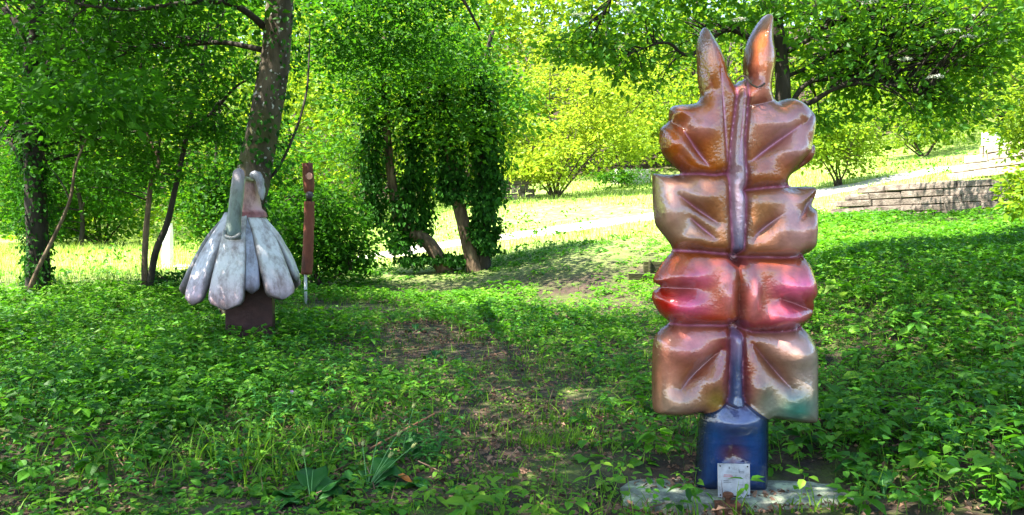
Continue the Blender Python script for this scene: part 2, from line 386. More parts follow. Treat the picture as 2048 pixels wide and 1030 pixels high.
# ------------------------------------------------------------------ large painted sculpture
C1 = lambda u, v: (1270 + u * 400 / 792, v * 520 / 1030)
C2 = lambda u, v: (1270 + u * 400 / 777, 500 + v * 530 / 1030)
SD = 4.5
def seg_dist(p, a, b):
    a = np.asarray(a, float); b = np.asarray(b, float); ab = b - a
    t = np.clip(((p - a) @ ab) / (ab @ ab), 0, 1)
    return np.linalg.norm(p - (a + t[:, None] * ab), axis=1), t
def sculpture_mat():
    m, nt, b = new_mat('varnished_paint')
    at = N(nt, 'ShaderNodeAttribute', attribute_name='paint')
    tc = N(nt, 'ShaderNodeTexCoord')
    no = N(nt, 'ShaderNodeTexNoise'); no.inputs['Scale'].default_value = 9; no.inputs['Detail'].default_value = 8; no.inputs['Roughness'].default_value = .7
    nt.links.new(tc.outputs['Object'], no.inputs['Vector'])
    r = ramp(nt, [(.28, (.45, .42, .42)), (.5, (.62, .6, .6)), (.75, (.76, .74, .74))]); nt.links.new(no.outputs['Fac'], r.inputs[0])
    mu = N(nt, 'ShaderNodeMix', data_type='RGBA', blend_type='MULTIPLY'); mu.inputs['Factor'].default_value = 1
    nt.links.new(at.outputs['Color'], mu.inputs['A']); nt.links.new(r.outputs[0], mu.inputs['B'])
    nt.links.new(mu.outputs['Result'], b.inputs['Base Color'])
    n1 = N(nt, 'ShaderNodeTexNoise'); n1.inputs['Scale'].default_value = 17; n1.inputs['Detail'].default_value = 3; n1.inputs['Roughness'].default_value = .5; n1.inputs['Distortion'].default_value = 1.2
    nt.links.new(tc.outputs['Object'], n1.inputs['Vector'])
    n2 = N(nt, 'ShaderNodeTexNoise'); n2.inputs['Scale'].default_value = 58; n2.inputs['Detail'].default_value = 2.5
    nt.links.new(tc.outputs['Object'], n2.inputs['Vector'])
    b1 = N(nt, 'ShaderNodeBump'); b1.inputs['Strength'].default_value = .18; b1.inputs['Distance'].default_value = .01
    nt.links.new(n1.outputs['Fac'], b1.inputs['Height'])
    b2 = N(nt, 'ShaderNodeBump'); b2.inputs['Distance'].default_value = .008
    n3 = N(nt, 'ShaderNodeTexNoise'); n3.inputs['Scale'].default_value = 3.2; n3.inputs['Detail'].default_value = 4; nt.links.new(tc.outputs['Object'], n3.inputs['Vector'])
    r3 = ramp(nt, [(.35, (.1, .1, .1)), (.65, (.5, .5, .5))]); nt.links.new(n3.outputs['Fac'], r3.inputs[0]); nt.links.new(r3.outputs[0], b2.inputs['Strength'])
    n4 = N(nt, 'ShaderNodeTexNoise'); n4.inputs['Scale'].default_value = 5.5; n4.inputs['Detail'].default_value = 7; n4.inputs['Roughness'].default_value = .7; nt.links.new(tc.outputs['Object'], n4.inputs['Vector'])
    r4 = ramp(nt, [(.35, (.03, .03, .03)), (.7, (.13, .13, .13))]); nt.links.new(n4.outputs['Fac'], r4.inputs[0]); nt.links.new(r4.outputs[0], b.inputs['Coat Roughness'])
    nt.links.new(n2.outputs['Fac'], b2.inputs['Height']); nt.links.new(b1.outputs[0], b2.inputs['Normal'])
    nt.links.new(b2.outputs[0], b.inputs['Normal'])
    b.inputs['Roughness'].default_value = .45; b.inputs['Specular IOR Level'].default_value = .12
    b.inputs['Coat Weight'].default_value = 1.0; b.inputs['Coat IOR'].default_value = 1.75; b.inputs['Metallic'].default_value = .1; b.inputs['Coat Roughness'].default_value = .1
    nt.links.new(b2.outputs[0], b.inputs['Coat Normal'])
    return m
M['sculpt'] = sculpture_mat()
def lerp(a, b, t): return np.asarray(a) * (1 - t)[:, None] + np.asarray(b) * t[:, None]
def blend(c, col, w): w = np.clip(w, 0, 1)[:, None]; return c * (1 - w) + np.asarray(col) * w
def blob(pp, conv, c, r):
    q = np.array(conv(*c)); r = np.atleast_1d(r).astype(float); r = np.array([r[0], r[-1]])
    return np.exp(-(((pp - q) / r) ** 2).sum(1))
PINK = (.62, .14, .27); DARK = (.06, .025, .02); COPPER = (.36, .13, .055); TAN = (.36, .21, .125); PALE = (.55, .38, .33)
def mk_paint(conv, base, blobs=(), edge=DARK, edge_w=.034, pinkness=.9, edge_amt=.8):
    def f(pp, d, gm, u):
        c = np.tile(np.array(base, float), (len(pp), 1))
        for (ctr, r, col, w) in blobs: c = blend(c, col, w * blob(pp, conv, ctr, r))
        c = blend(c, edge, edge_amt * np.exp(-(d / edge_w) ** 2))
        c = blend(c, (.13, .045, .03), .55 * np.clip(gm * 1.3 - .15, 0, 1))  # brown paint along the creases, with their shade painted in as well
        c = blend(c, PINK, pinkness * np.clip(gm * 3.0 - 2.1, 0, 1))
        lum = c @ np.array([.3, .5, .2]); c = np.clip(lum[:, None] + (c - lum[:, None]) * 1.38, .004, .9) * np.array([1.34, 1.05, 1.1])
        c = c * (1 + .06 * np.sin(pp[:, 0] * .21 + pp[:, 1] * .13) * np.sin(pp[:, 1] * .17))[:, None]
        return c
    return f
OUTLINE = [C1(*p) for p in [(272, 110), (258, 128), (248, 160), (243, 200), (244, 250), (247, 310), (252, 345), (257, 372), (252, 395), (240, 408), (210, 413), (175, 415), (150, 420), (137, 433), (132, 455), (131, 480), (118, 494), (103, 506), (97, 520), (95, 548), (98, 575), (106, 603), (128, 637), (160, 665), (174, 678), (178, 687), (165, 690), (120, 690), (85, 686), (74, 687), (68, 696), (68, 720), (69, 760), (71, 820), (78, 880), (90, 905), (112, 932), (136, 963), (146, 982), (146, 991)]] + \
          [C2(*p) for p in [(138, 12), (128, 22), (110, 45), (90, 75), (74, 102), (70, 116), (76, 127), (98, 140), (88, 149), (71, 161), (65, 178), (67, 195), (85, 230), (108, 258), (124, 272), (133, 281), (121, 291), (100, 307), (78, 330), (70, 360), (66, 420), (65, 500), (66, 570), (69, 612), (78, 631), (110, 640), (150, 643), (205, 640), (240, 632), (254, 632), (250, 650), (246, 685), (241, 740), (236, 820), (228, 893), (236, 916), (270, 930), (330, 936), (430, 940), (495, 935), (511, 918), (515, 850), (517, 750), (516, 672), (524, 654), (550, 655), (620, 667), (675, 672), (695, 667), (706, 650), (708, 600), (707, 500), (707, 410), (700, 375), (690, 350), (668, 318), (654, 305), (648, 296), (658, 284), (675, 265), (686, 245), (692, 215), (691, 194), (702, 178), (705, 155), (700, 120), (690, 90), (676, 55), (662, 36), (654, 24)]] + \
          [C1(*p) for p in [(668, 1008), (690, 998), (712, 972), (717, 930), (719, 860), (716, 835), (708, 824), (697, 814), (703, 795), (712, 772), (716, 752), (709, 741), (680, 738), (640, 739), (617, 738), (606, 726), (606, 708), (620, 690), (650, 670), (688, 643), (704, 620), (710, 595), (706, 576), (699, 567), (703, 545), (711, 505), (712, 470), (703, 448), (685, 425), (660, 404), (635, 393), (610, 390), (580, 397), (561, 401), (549, 390), (540, 365), (538, 340), (541, 310), (550, 270), (554, 235), (552, 205), (545, 170), (544, 130), (545, 90), (541, 68), (528, 57), (512, 63), (490, 85), (465, 122), (448, 155), (436, 190), (429, 225), (427, 270), (430, 306), (426, 317), (410, 322), (396, 333), (385, 325), (374, 306), (366, 290), (362, 265), (353, 235), (335, 192), (312, 152), (293, 124)]]
SEAM_A = [C1(*p) for p in [(160, 691), (240, 690), (300, 695), (356, 688)]]; SEAM_A2 = [C1(*p) for p in [(416, 754), (500, 744), (560, 740), (630, 737)]]
SEAM_B = [C1(*p) for p in [(130, 990), (240, 992), (300, 998), (350, 1002), (388, 1016)]]; SEAM_B2 = [C1(*p) for p in [(388, 1016), (430, 1013), (560, 1016), (680, 1013)]]
SEAM_C = [C2(*p) for p in [(120, 283), (250, 285), (345, 284), (380, 292)]]; SEAM_C2 = [C2(*p) for p in [(380, 292), (440, 310), (540, 310), (660, 296)]]
RIB_L = [C1(*p) for p in [(392, 326), (380, 400), (362, 540), (352, 690), (358, 850), (365, 985), (384, 1016)]]
RIB_R = [C1(*p) for p in [(430, 308), (425, 420), (412, 560), (418, 690), (416, 850), (410, 985), (392, 1016)]]
RIB2_L = [C2(*p) for p in [(378, 293), (354, 320), (351, 450), (346, 545), (338, 572)]]; RIB2_R = [C2(*p) for p in [(382, 293), (403, 320), (399, 450), (402, 545), (410, 575)]]
STEM_T = [C2(*p) for p in [(240, 640), (262, 622), (300, 598), (338, 572), (374, 585), (410, 575), (450, 608), (500, 640), (530, 655)]]
MIDLINE = [C2(*p) for p in [(384, 30), (384, 292)]]
# line, depth, width, pink line
CUTS = [(SEAM_A, .030, .010, 1), (SEAM_A2, .030, .010, .9), (SEAM_B, .034, .011, .9), (SEAM_B2, .034, .011, .6), (SEAM_C, .032, .011, .7), (SEAM_C2, .032, .011, .5),
        (RIB_L, .016, .0085, .9), (RIB_R, .016, .0085, .9), (RIB2_L, .024, .010, .4), (RIB2_R, .024, .010, .4), (MIDLINE, .016, .009, 0)]
for (a, b, dep, wid, pk) in [((252, 262), (296, 380), .012, .014, .2), ((320, 285), (346, 640), .012, .008, 1), ((412, 345), (384, 640), .012, .007, .8),
                             ((178, 528), (272, 658), .024, .011, 1), ((132, 486), (186, 520), .020, .015, 0), ((440, 640), (628, 500), .026, .012, 1), ((612, 712), (700, 570), .024, .012, .15), ((640, 505), (700, 440), .014, .020, 0), ((428, 430), (548, 404), .014, .012, 0),
                             ((158, 776), (304, 878), .024, .011, .8), ((203, 862), (294, 938), .020, .010, .9), ((448, 934), (548, 850), .022, .012, .5), ((616, 874), (712, 748), .026, .015, .1)]:
    CUTS.append(([C1(*a), C1(*b)], dep, wid, pk))
for (a, b, dep, wid, pk) in [((90, 142), (220, 140), .034, .013, .15), ((540, 178), (684, 232), .032, .013, .25), ((165, 524), (314, 374), .034, .014, .2), ((436, 352), (580, 520), .034, .014, .3), ((362, 810), (366, 735), .016, .025, 0)]:
    CUTS.append(([C2(*a), C2(*b)], dep, wid, pk))
SWELL = [(C1, (275, 320), (.035, .1), .012), (C1, (490, 250), (.06, .2), .014), (C1, (245, 515), (.07, .06), .022), (C1, (150, 580), (.06, .07), .018), (C1, (165, 450), (.05, .04), .014),
         (C1, (540, 500), (.1, .06), .024), (C1, (590, 605), (.07, .06), .026), (C1, (470, 690), (.06, .05), .010), (C1, (120, 840), (.07, .1), .022), (C1, (235, 780), (.08, .05), .018), (C1, (200, 940), (.06, .03), .014),
         (C1, (575, 905), (.08, .09), .024), (C1, (665, 900), (.07, .08), .02), (C1, (500, 800), (.08, .06), .010),
         (C2, (180, 95), (.09, .05), .032), (C2, (175, 205), (.09, .06), .032), (C2, (335, 165), (.035, .08), .026), (C2, (610, 130), (.09, .06), .034), (C2, (560, 245), (.08, .05), .028), (C2, (430, 165), (.035, .09), .028),
         (C2, (175, 375), (.09, .06), .026), (C2, (150, 570), (.1, .07), .014), (C2, (275, 490), (.05, .06), .016), (C2, (610, 390), (.09, .07), .026), (C2, (620, 560), (.09, .1), .014), (C2, (460, 520), (.05, .06), .014),
         (C2, (376, 650), (.11, .05), .028)]
def poly_dist(p, line):
    d = np.full(len(p), 1e9); tt = np.zeros(len(p)); L = len(line) - 1
    for i in range(L):
        dd, t = seg_dist(p, line[i], line[i + 1]); k = dd < d; d[k] = dd[k]; tt[k] = (i + t[k]) / L
    return d, tt
def line_y(line, x): a = np.array(line); o = np.argsort(a[:, 0]); return np.interp(x, a[o, 0], a[o, 1])
def line_x(line, y): a = np.array(line); o = np.argsort(a[:, 1]); return np.interp(y, a[o, 1], a[o, 0])
def leaf_regions(p):
    """which carved piece a point of the front belongs to"""
    x, y = p[:, 0], p[:, 1]; r = np.full(len(p), -1); cx_ = 1466.5
    ya = np.where(x < cx_, line_y(SEAM_A, x), line_y(SEAM_A2, x)); yb = np.where(x < cx_, line_y(SEAM_B, x), line_y(SEAM_B2, x)); yc = np.where(x < cx_, line_y(SEAM_C, x), line_y(SEAM_C2, x))
    left = x < cx_
    r[y <= ya] = 0; r[(y > ya) & (y <= yb)] = 2; r[(y > yb) & (y <= yc)] = 4; r[y > yc] = 6
    xl, xr = line_x(RIB_L, y), line_x(RIB_R, y); mid_top = .5 * (xl + xr)
    lft = np.where(y < yb, x < mid_top, np.where(y < yc, x < 1467.8, x < .5 * (line_x(RIB2_L, y) + line_x(RIB2_R, y))))
    r = r + np.where(lft, 0, 1)
    r[(y < yb) & (x > xl) & (x < xr) & (y > C1(0, 306)[1])] = 8
    r[(y > yc) & (x > line_x(RIB2_L, y)) & (x < line_x(RIB2_R, y))] = 9
    r[(y > line_y(STEM_T, x)) & (x > C2(222, 0)[0]) & (x < C2(545, 0)[0]) & (y > C2(0, 560)[1])] = 10
    return r
def main_sculpture():
    base = on_ground(1462, 985, SD); base[1] = SD
    root = thing('leaf_sculpture', 'tall glossy copper brown carved leaf sculpture with two pointed tips on a blue stem', 'sculpture', tuple(base))
    out = smooth_poly(OUTLINE, 1100, True); k = SD / F; n = len(out)
    ST = 1.7
    xs = np.arange(1300, 1640, ST); ys = np.arange(22, 992, ST)
    X, Y = np.meshgrid(xs, ys); inside = np.zeros(X.shape, bool)
    a, b = out, np.roll(out, -1, 0)
    for j, yy in enumerate(ys):
        m = (a[:, 1] > yy) != (b[:, 1] > yy); cr = a[m, 0] + (yy - a[m, 1]) / (b[m, 1] - a[m, 1]) * (b[m, 0] - a[m, 0])
        inside[j] = (cr[None] > xs[:, None]).sum(1) % 2 == 1
    p = np.stack([X.ravel(), Y.ravel()], -1); ins = inside.ravel()
    d = np.full(len(p), 1e9); near = np.zeros(p.shape)
    for i in range(n):
        lo = np.minimum(a[i], b[i]) - 34; hi = np.maximum(a[i], b[i]) + 34
        q = np.where((p[:, 0] > lo[0]) & (p[:, 0] < hi[0]) & (p[:, 1] > lo[1]) & (p[:, 1] < hi[1]))[0]
        ab = b[i] - a[i]; t = np.clip(((p[q] - a[i]) @ ab) / (ab @ ab), 0, 1); pr = a[i] + t[:, None] * ab
        dd = np.linalg.norm(p[q] - pr, axis=1); z = dd < d[q]; d[q[z]] = dd[z]; near[q[z]] = pr[z]
    use = ins | (d < ST * .75)
    snap = (~ins & use) | (ins & (d < ST * .3)); p[snap] = near[snap]; d[snap] = 0
    d = np.minimum(d, 34) * k
    W = len(xs); idx = np.arange(len(p)).reshape(X.shape)
    f = np.stack([idx[:-1, :-1], idx[1:, :-1], idx[1:, 1:], idx[:-1, 1:]], -1).reshape(-1, 4)
    f = f[use[f].all(1) & ~snap[f].all(1)]
    # heights
    u = np.clip(d / .042, 0, 1); prof = .42 * np.sqrt(np.clip(1 - (1 - u) ** 2, 0, 1)) + .58 * np.sin(np.clip(d / .092, 0, 1) * math.pi / 2); T = .13
    reg = leaf_regions(p)
    h = T * prof; gm = np.zeros(len(p)); pk = np.zeros(len(p))
    for (line, dep, wid, pink) in CUTS:
        dd, tt = poly_dist(p, line); dd = dd * k
        fade = 1.0 if len(line) > 2 or line is MIDLINE else (.3 + .7 * np.sin(np.clip(tt, .02, .98) * math.pi) ** .6)
        g = np.exp(-(dd / wid) ** 1.15) * fade
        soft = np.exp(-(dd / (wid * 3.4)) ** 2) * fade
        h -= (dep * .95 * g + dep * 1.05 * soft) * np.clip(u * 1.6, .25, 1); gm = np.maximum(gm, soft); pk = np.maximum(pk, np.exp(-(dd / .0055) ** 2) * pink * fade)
    for (conv, bc, rad, amp) in SWELL:
        q = np.array(conv(*bc)); e = (((p - q) * k / np.array(rad)) ** 2).sum(1); h += 2.0 * amp * np.exp(-e) * u
    for (lines, r_) in (((RIB_L, RIB_R), 8), ((RIB2_L, RIB2_R), 9)):
        m = np.where(reg == r_)[0]; dd = np.minimum(poly_dist(p[m], lines[0])[0], poly_dist(p[m], lines[1])[0]) * k
        h[m] += .03 * np.sin(np.clip(dd / .034, 0, 1) * math.pi / 2) * np.clip(u[m] * 2, 0, 1)
    h += .010 * np.exp(-((p[:, 0] - 1466) / 60) ** 2) * u
    stem_step = np.clip((p[:, 1] - line_y(STEM_T, p[:, 0])) / 7, 0, 1) * (p[:, 0] > C2(226, 0)[0]) * (p[:, 0] < C2(540, 0)[0]) * (p[:, 1] > C2(0, 560)[1])
    stem_step *= (p[:, 1] > line_y(STEM_T, p[:, 0])); h -= .034 * stem_step * u
    h = np.maximum(h, .003 * u)
    P3 = np.array([P(a_, b_, SD) for a_, b_ in p]); fr = P3.copy(); fr[:, 1] -= h; bk = P3.copy(); bk[:, 1] += .07 * prof
    # paint of every piece; pale blobs on the swells also put highlights into it
    ER = (.16, .02, .02)
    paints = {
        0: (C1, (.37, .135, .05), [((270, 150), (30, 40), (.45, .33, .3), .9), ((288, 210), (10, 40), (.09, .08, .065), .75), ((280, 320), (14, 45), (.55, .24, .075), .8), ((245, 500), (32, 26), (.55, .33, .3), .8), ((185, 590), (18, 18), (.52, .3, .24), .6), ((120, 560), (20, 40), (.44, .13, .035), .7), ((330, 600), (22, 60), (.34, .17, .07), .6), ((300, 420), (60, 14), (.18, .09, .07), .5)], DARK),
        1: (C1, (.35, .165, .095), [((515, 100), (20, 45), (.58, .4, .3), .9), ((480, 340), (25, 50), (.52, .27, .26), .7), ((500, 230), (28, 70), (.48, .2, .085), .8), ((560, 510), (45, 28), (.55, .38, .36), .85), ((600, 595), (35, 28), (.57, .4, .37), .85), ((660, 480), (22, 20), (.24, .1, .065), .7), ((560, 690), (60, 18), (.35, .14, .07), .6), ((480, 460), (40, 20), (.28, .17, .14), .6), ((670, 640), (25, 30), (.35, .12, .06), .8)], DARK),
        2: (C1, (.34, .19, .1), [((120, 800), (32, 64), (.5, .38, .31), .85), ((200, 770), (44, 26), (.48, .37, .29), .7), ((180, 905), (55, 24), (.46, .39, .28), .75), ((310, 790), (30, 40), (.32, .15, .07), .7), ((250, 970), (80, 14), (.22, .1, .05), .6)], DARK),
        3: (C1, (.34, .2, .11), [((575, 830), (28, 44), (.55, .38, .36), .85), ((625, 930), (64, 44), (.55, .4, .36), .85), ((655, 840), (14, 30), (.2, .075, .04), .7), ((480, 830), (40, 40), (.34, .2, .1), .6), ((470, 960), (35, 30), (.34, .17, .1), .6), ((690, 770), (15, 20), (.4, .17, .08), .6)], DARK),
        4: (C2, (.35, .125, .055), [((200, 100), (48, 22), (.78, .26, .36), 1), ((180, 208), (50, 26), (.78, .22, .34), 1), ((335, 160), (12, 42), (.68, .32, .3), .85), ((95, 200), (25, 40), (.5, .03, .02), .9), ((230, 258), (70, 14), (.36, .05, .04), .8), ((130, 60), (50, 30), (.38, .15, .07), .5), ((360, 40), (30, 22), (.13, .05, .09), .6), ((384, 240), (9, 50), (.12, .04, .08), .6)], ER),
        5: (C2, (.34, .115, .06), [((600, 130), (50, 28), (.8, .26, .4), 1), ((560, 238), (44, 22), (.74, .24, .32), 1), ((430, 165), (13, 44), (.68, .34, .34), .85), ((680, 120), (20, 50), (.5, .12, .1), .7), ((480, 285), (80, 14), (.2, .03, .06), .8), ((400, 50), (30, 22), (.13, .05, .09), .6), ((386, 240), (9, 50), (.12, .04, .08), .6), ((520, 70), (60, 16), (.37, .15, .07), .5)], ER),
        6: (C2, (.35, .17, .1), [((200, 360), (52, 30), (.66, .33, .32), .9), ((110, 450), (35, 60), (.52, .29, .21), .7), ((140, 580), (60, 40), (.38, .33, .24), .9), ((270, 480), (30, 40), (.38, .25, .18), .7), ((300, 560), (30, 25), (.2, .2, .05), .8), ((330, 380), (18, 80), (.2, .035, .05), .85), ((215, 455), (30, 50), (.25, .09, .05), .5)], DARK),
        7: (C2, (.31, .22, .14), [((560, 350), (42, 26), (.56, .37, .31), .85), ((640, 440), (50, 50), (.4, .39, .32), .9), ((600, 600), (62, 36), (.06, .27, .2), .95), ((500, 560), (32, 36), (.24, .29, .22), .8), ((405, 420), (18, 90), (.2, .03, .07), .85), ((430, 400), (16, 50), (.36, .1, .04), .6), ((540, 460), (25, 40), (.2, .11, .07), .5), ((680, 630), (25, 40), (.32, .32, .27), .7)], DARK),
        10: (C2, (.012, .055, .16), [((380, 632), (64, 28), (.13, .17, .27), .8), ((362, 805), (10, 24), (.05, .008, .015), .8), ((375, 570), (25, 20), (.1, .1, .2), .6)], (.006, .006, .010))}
    col = np.zeros((len(p), 3))
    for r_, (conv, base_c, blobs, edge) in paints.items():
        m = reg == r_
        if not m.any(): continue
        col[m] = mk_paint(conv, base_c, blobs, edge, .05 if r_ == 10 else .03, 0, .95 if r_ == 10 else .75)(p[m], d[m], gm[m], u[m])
    m = reg == 8; t = np.clip((p[m, 1] - 150) / 360, 0, 1); c = lerp((.36, .14, .09), (.56, .42, .58), np.clip(t * 1.7 - .45, 0, 1)); col[m] = blend(c, (.07, .09, .2), np.clip((t - .78) * 5, 0, 1))
    m = reg == 9; t = np.clip((p[m, 1] - 648) / 140, 0, 1); col[m] = lerp((.42, .26, .42), (.05, .09, .22), np.clip(t * 1.8, 0, 1))
    col = blend(col, (.85, .3, .48), pk * .9)
    labels = {4: 'red and pink painted petal', 5: 'red and pink painted petal', 6: 'pinkish brown petal fading to olive', 7: 'olive and teal tinted petal', 8: 'lilac ridge with pink edges between the upper petals', 9: 'dark blue ridge between the lower petals', 10: 'dark blue painted stem', 0: 'copper petal running up into a pointed tip', 1: 'copper petal running up into a pointed tip'}
    fc = p[f].mean(1); fr_reg = leaf_regions(fc)
    for r_ in range(11):
        ff = f[fr_reg == r_]
        if not len(ff): continue
        used, inv = np.unique(ff, return_inverse=True); ff2 = inv.reshape(-1, 4)
        mb = MB(); mb.add(fr[used], None, ff2, col=col[used]); mb.add(bk[used], None, ff2[:, ::-1], col=col[used] * .8)
        o = part(mb, 'midrib' if r_ in (8, 9) else 'stem' if r_ == 10 else 'petal', M['sculpt'], root, True, True)
        if r_ in labels: o['label'] = labels[r_]
    return root
main_sculpture()

def slab_and_plate():
    c = P(1468, 1000, 4.5); z = float(ground_z(c[0], 4.4))
    a = P(1243, 985, 4.36); b = P(1702, 1012, 4.30)
    root = thing('concrete_slab', 'flat lichen spotted concrete slab under the blue stem', 'slab', (c[0], 4.45, z))
    m, nt, bb = new_mat('lichen_concrete')
    tc = N(nt, 'ShaderNodeTexCoord')
    n1 = N(nt, 'ShaderNodeTexNoise'); n1.inputs['Scale'].default_value = 7; n1.inputs['Detail'].default_value = 9; n1.inputs['Roughness'].default_value = .7; nt.links.new(tc.outputs['Object'], n1.inputs['Vector'])
    r = ramp(nt, [(.3, (.03, .03, .025)), (.44, (.1, .105, .085)), (.54, (.2, .21, .16)), (.64, (.38, .42, .27))]); nt.links.new(n1.outputs['Fac'], r.inputs[0]); nt.links.new(r.outputs[0], bb.inputs['Base Color'])
    bp = N(nt, 'ShaderNodeBump'); bp.inputs['Strength'].default_value = .6; bp.inputs['Distance'].default_value = .01
    n2 = N(nt, 'ShaderNodeTexNoise'); n2.inputs['Scale'].default_value = 60; n2.inputs['Detail'].default_value = 5; nt.links.new(tc.outputs['Object'], n2.inputs['Vector'])
    nt.links.new(n2.outputs['Fac'], bp.inputs['Height']); nt.links.new(bp.outputs[0], bb.inputs['Normal']); bb.inputs['Roughness'].default_value = .85
    bm_lo = np.array([.60, 4.26, -.2]); bm_hi = np.array([1.84, 4.63, .012])
    mb = MB(); nx, ny = 22, 8
    xs = np.linspace(bm_lo[0], bm_hi[0], nx); ys = np.linspace(bm_lo[1], bm_hi[1], ny)
    X, Y = np.meshgrid(xs, ys)
    Y = Y - .05 * (X - 1.2); X = X + rng.normal(0, .003, X.shape) + .03 * (Y - 4.4)
    Z = np.full(X.shape, bm_hi[2]) + rng.normal(0, .0018, X.shape); 
    e = np.zeros(X.shape, bool); e[0] = e[-1] = True; e[:, 0] = e[:, -1] = True; Z[e] -= .012
    top = np.stack([X, Y, Z], -1).reshape(-1, 3)
    i = (np.arange(ny - 1)[:, None] * nx + np.arange(nx - 1)[None]).ravel()
    f = [np.stack([i, i + 1, i + nx + 1, i + nx], -1)]
    per = list(range(nx)) + [k * nx + nx - 1 for k in range(1, ny)] + [(ny - 1) * nx + k for k in range(nx - 2, -1, -1)] + [k * nx for k in range(ny - 2, 0, -1)]
    low = top[per].copy(); low[:, 2] = -.2
    n0 = len(top); m0 = len(per); k = np.arange(m0)
    f.append(np.stack([np.array(per)[k], n0 + k, n0 + (k + 1) % m0, np.array(per)[(k + 1) % m0]], -1))
    mb.add(np.vstack([top, low]), None, np.vstack(f)); part(mb, 'slab', m, root)
    # small square notice plate leaning on the stem
    zt = .012
    pb = np.array([1.185, 4.30, zt + .004]); W, H = .175, .178
    pr = thing('notice_plate', 'small square white notice plate leaning against the blue stem', 'plate', tuple(pb))
    up = np.array([-.0, .12, .993]); sx = nrm(np.array([1, .06, -.045])); no = np.cross(sx, up)
    def quad(mb, x0, x1, y0, y1, lift, th, col=None):
        v = [pb + sx * x + up * y + no * l for l in (lift - th, lift) for (x, y) in ((x0, y0), (x1, y0), (x1, y1), (x0, y1))]
        mb.add(v, None, [[3, 2, 1, 0], [4, 5, 6, 7], [0, 1, 5, 4], [1, 2, 6, 5], [2, 3, 7, 6], [3, 0, 4, 7]])
    mb = MB(); quad(mb, -W / 2, W / 2, 0, H, 0, .004)
    part(mb, 'plate', noise_mat('dirty_white_plate', [(.3, (.16, .15, .14)), (.45, (.36, .35, .35)), (.6, (.47, .46, .47))], 14, 7, .45, .1), pr)
    dk = noise_mat('plate_print_grey', [(.3, (.1, .1, .11)), (.7, (.2, .2, .2))], 40, 3, .6, 0); rd = noise_mat('plate_print_red', [(.3, (.45, .12, .12)), (.7, (.5, .2, .2))], 40, 3, .6, 0)
    mb = MB(); 
    for (x0, x1, y, h) in [(-.055, -.012, .116, .004), (-.057, -.005, .108, .003)]:
        mb = MB(); quad(mb, x0, x1, y, y + h, .0012, .0008); part(mb, 'print_line', rd, pr)
    for (x0, x1, y, h) in [(-.057, -.03, .086, .004), (-.057, -.015, .078, .003), (.02, .05, .066, .003), (.03, .055, .028, .003), (.022, .03, .02, .006), (.042, .05, .02, .006), (.03, .055, .13, .0025), (.03, .055, .137, .0025), (.027, .03, .13, .018), (-.028, -.022, .15, .012)]:
        mb = MB(); quad(mb, x0, x1, y, y + h, .0012, .0008); part(mb, 'print_line', dk, pr)
    for x in (-W / 2 + .013, W / 2 - .013):
        for y in (.012, H - .013):
            mb = MB(); c0 = pb + sx * x + up * y
            tube(mb, [c0 - no * .001, c0 + no * .003], .0042, 8); part(mb, 'screw', M['bark_dark'], pr)
    # rusty anchor bolt with its wedge shaped lug
    rust = noise_mat('rust', [(.3, (.045, .018, .01)), (.55, (.13, .05, .025)), (.75, (.24, .1, .05))], 20, 7, .85, .5)
    M['rust'] = rust
    bb0 = np.array([1.135, 4.235, .012])
    br = thing('anchor_bolt', 'rusty anchor bolt with square lug at the slab edge before the plate', 'bolt', tuple(bb0))
    mb = MB(); box(mb, bb0 + [-.06, -.05, -.06], bb0 + [.06, .05, -.002], .004); part(mb, 'lug', rust, br)
    mb = MB(); tube(mb, [bb0 + [0, 0, -.005], bb0 + [0, 0, .035]], .014, 8, .04); part(mb, 'shank', rust, br)
    mb = MB(); tube(mb, [bb0 + [0, 0, .03], bb0 + [0, 0, .034], bb0 + [0, 0, .05], bb0 + [0, 0, .056]], [.024, .03, .028, .015], 8, .04); part(mb, 'head', rust, br)
slab_and_plate()
def tendril():
    pts = [P(*a) for a in [(1470, 165, 4.38), (1478, 156, 4.37), (1487, 152, 4.35), (1495, 157, 4.345), (1503, 168, 4.335), (1515, 174, 4.335), (1528, 168, 4.345), (1541, 155, 4.42)]]
    root = thing('dry_tendril', 'thin dry tendril looped between the two pointed sculpture tips', 'twig', tuple(pts[0]))
    mb = MB(); tube(mb, smooth_poly(pts, 40), .0045, 6, .1); part(mb, 'stalk', M['twig'], root)
    mb = MB(); tube(mb, smooth_poly([P(1488, 153, 4.35), P(1493, 160, 4.345), P(1490, 172, 4.355)], 10), .003, 5); part(mb, 'curl', M['twig'], root)
tendril()

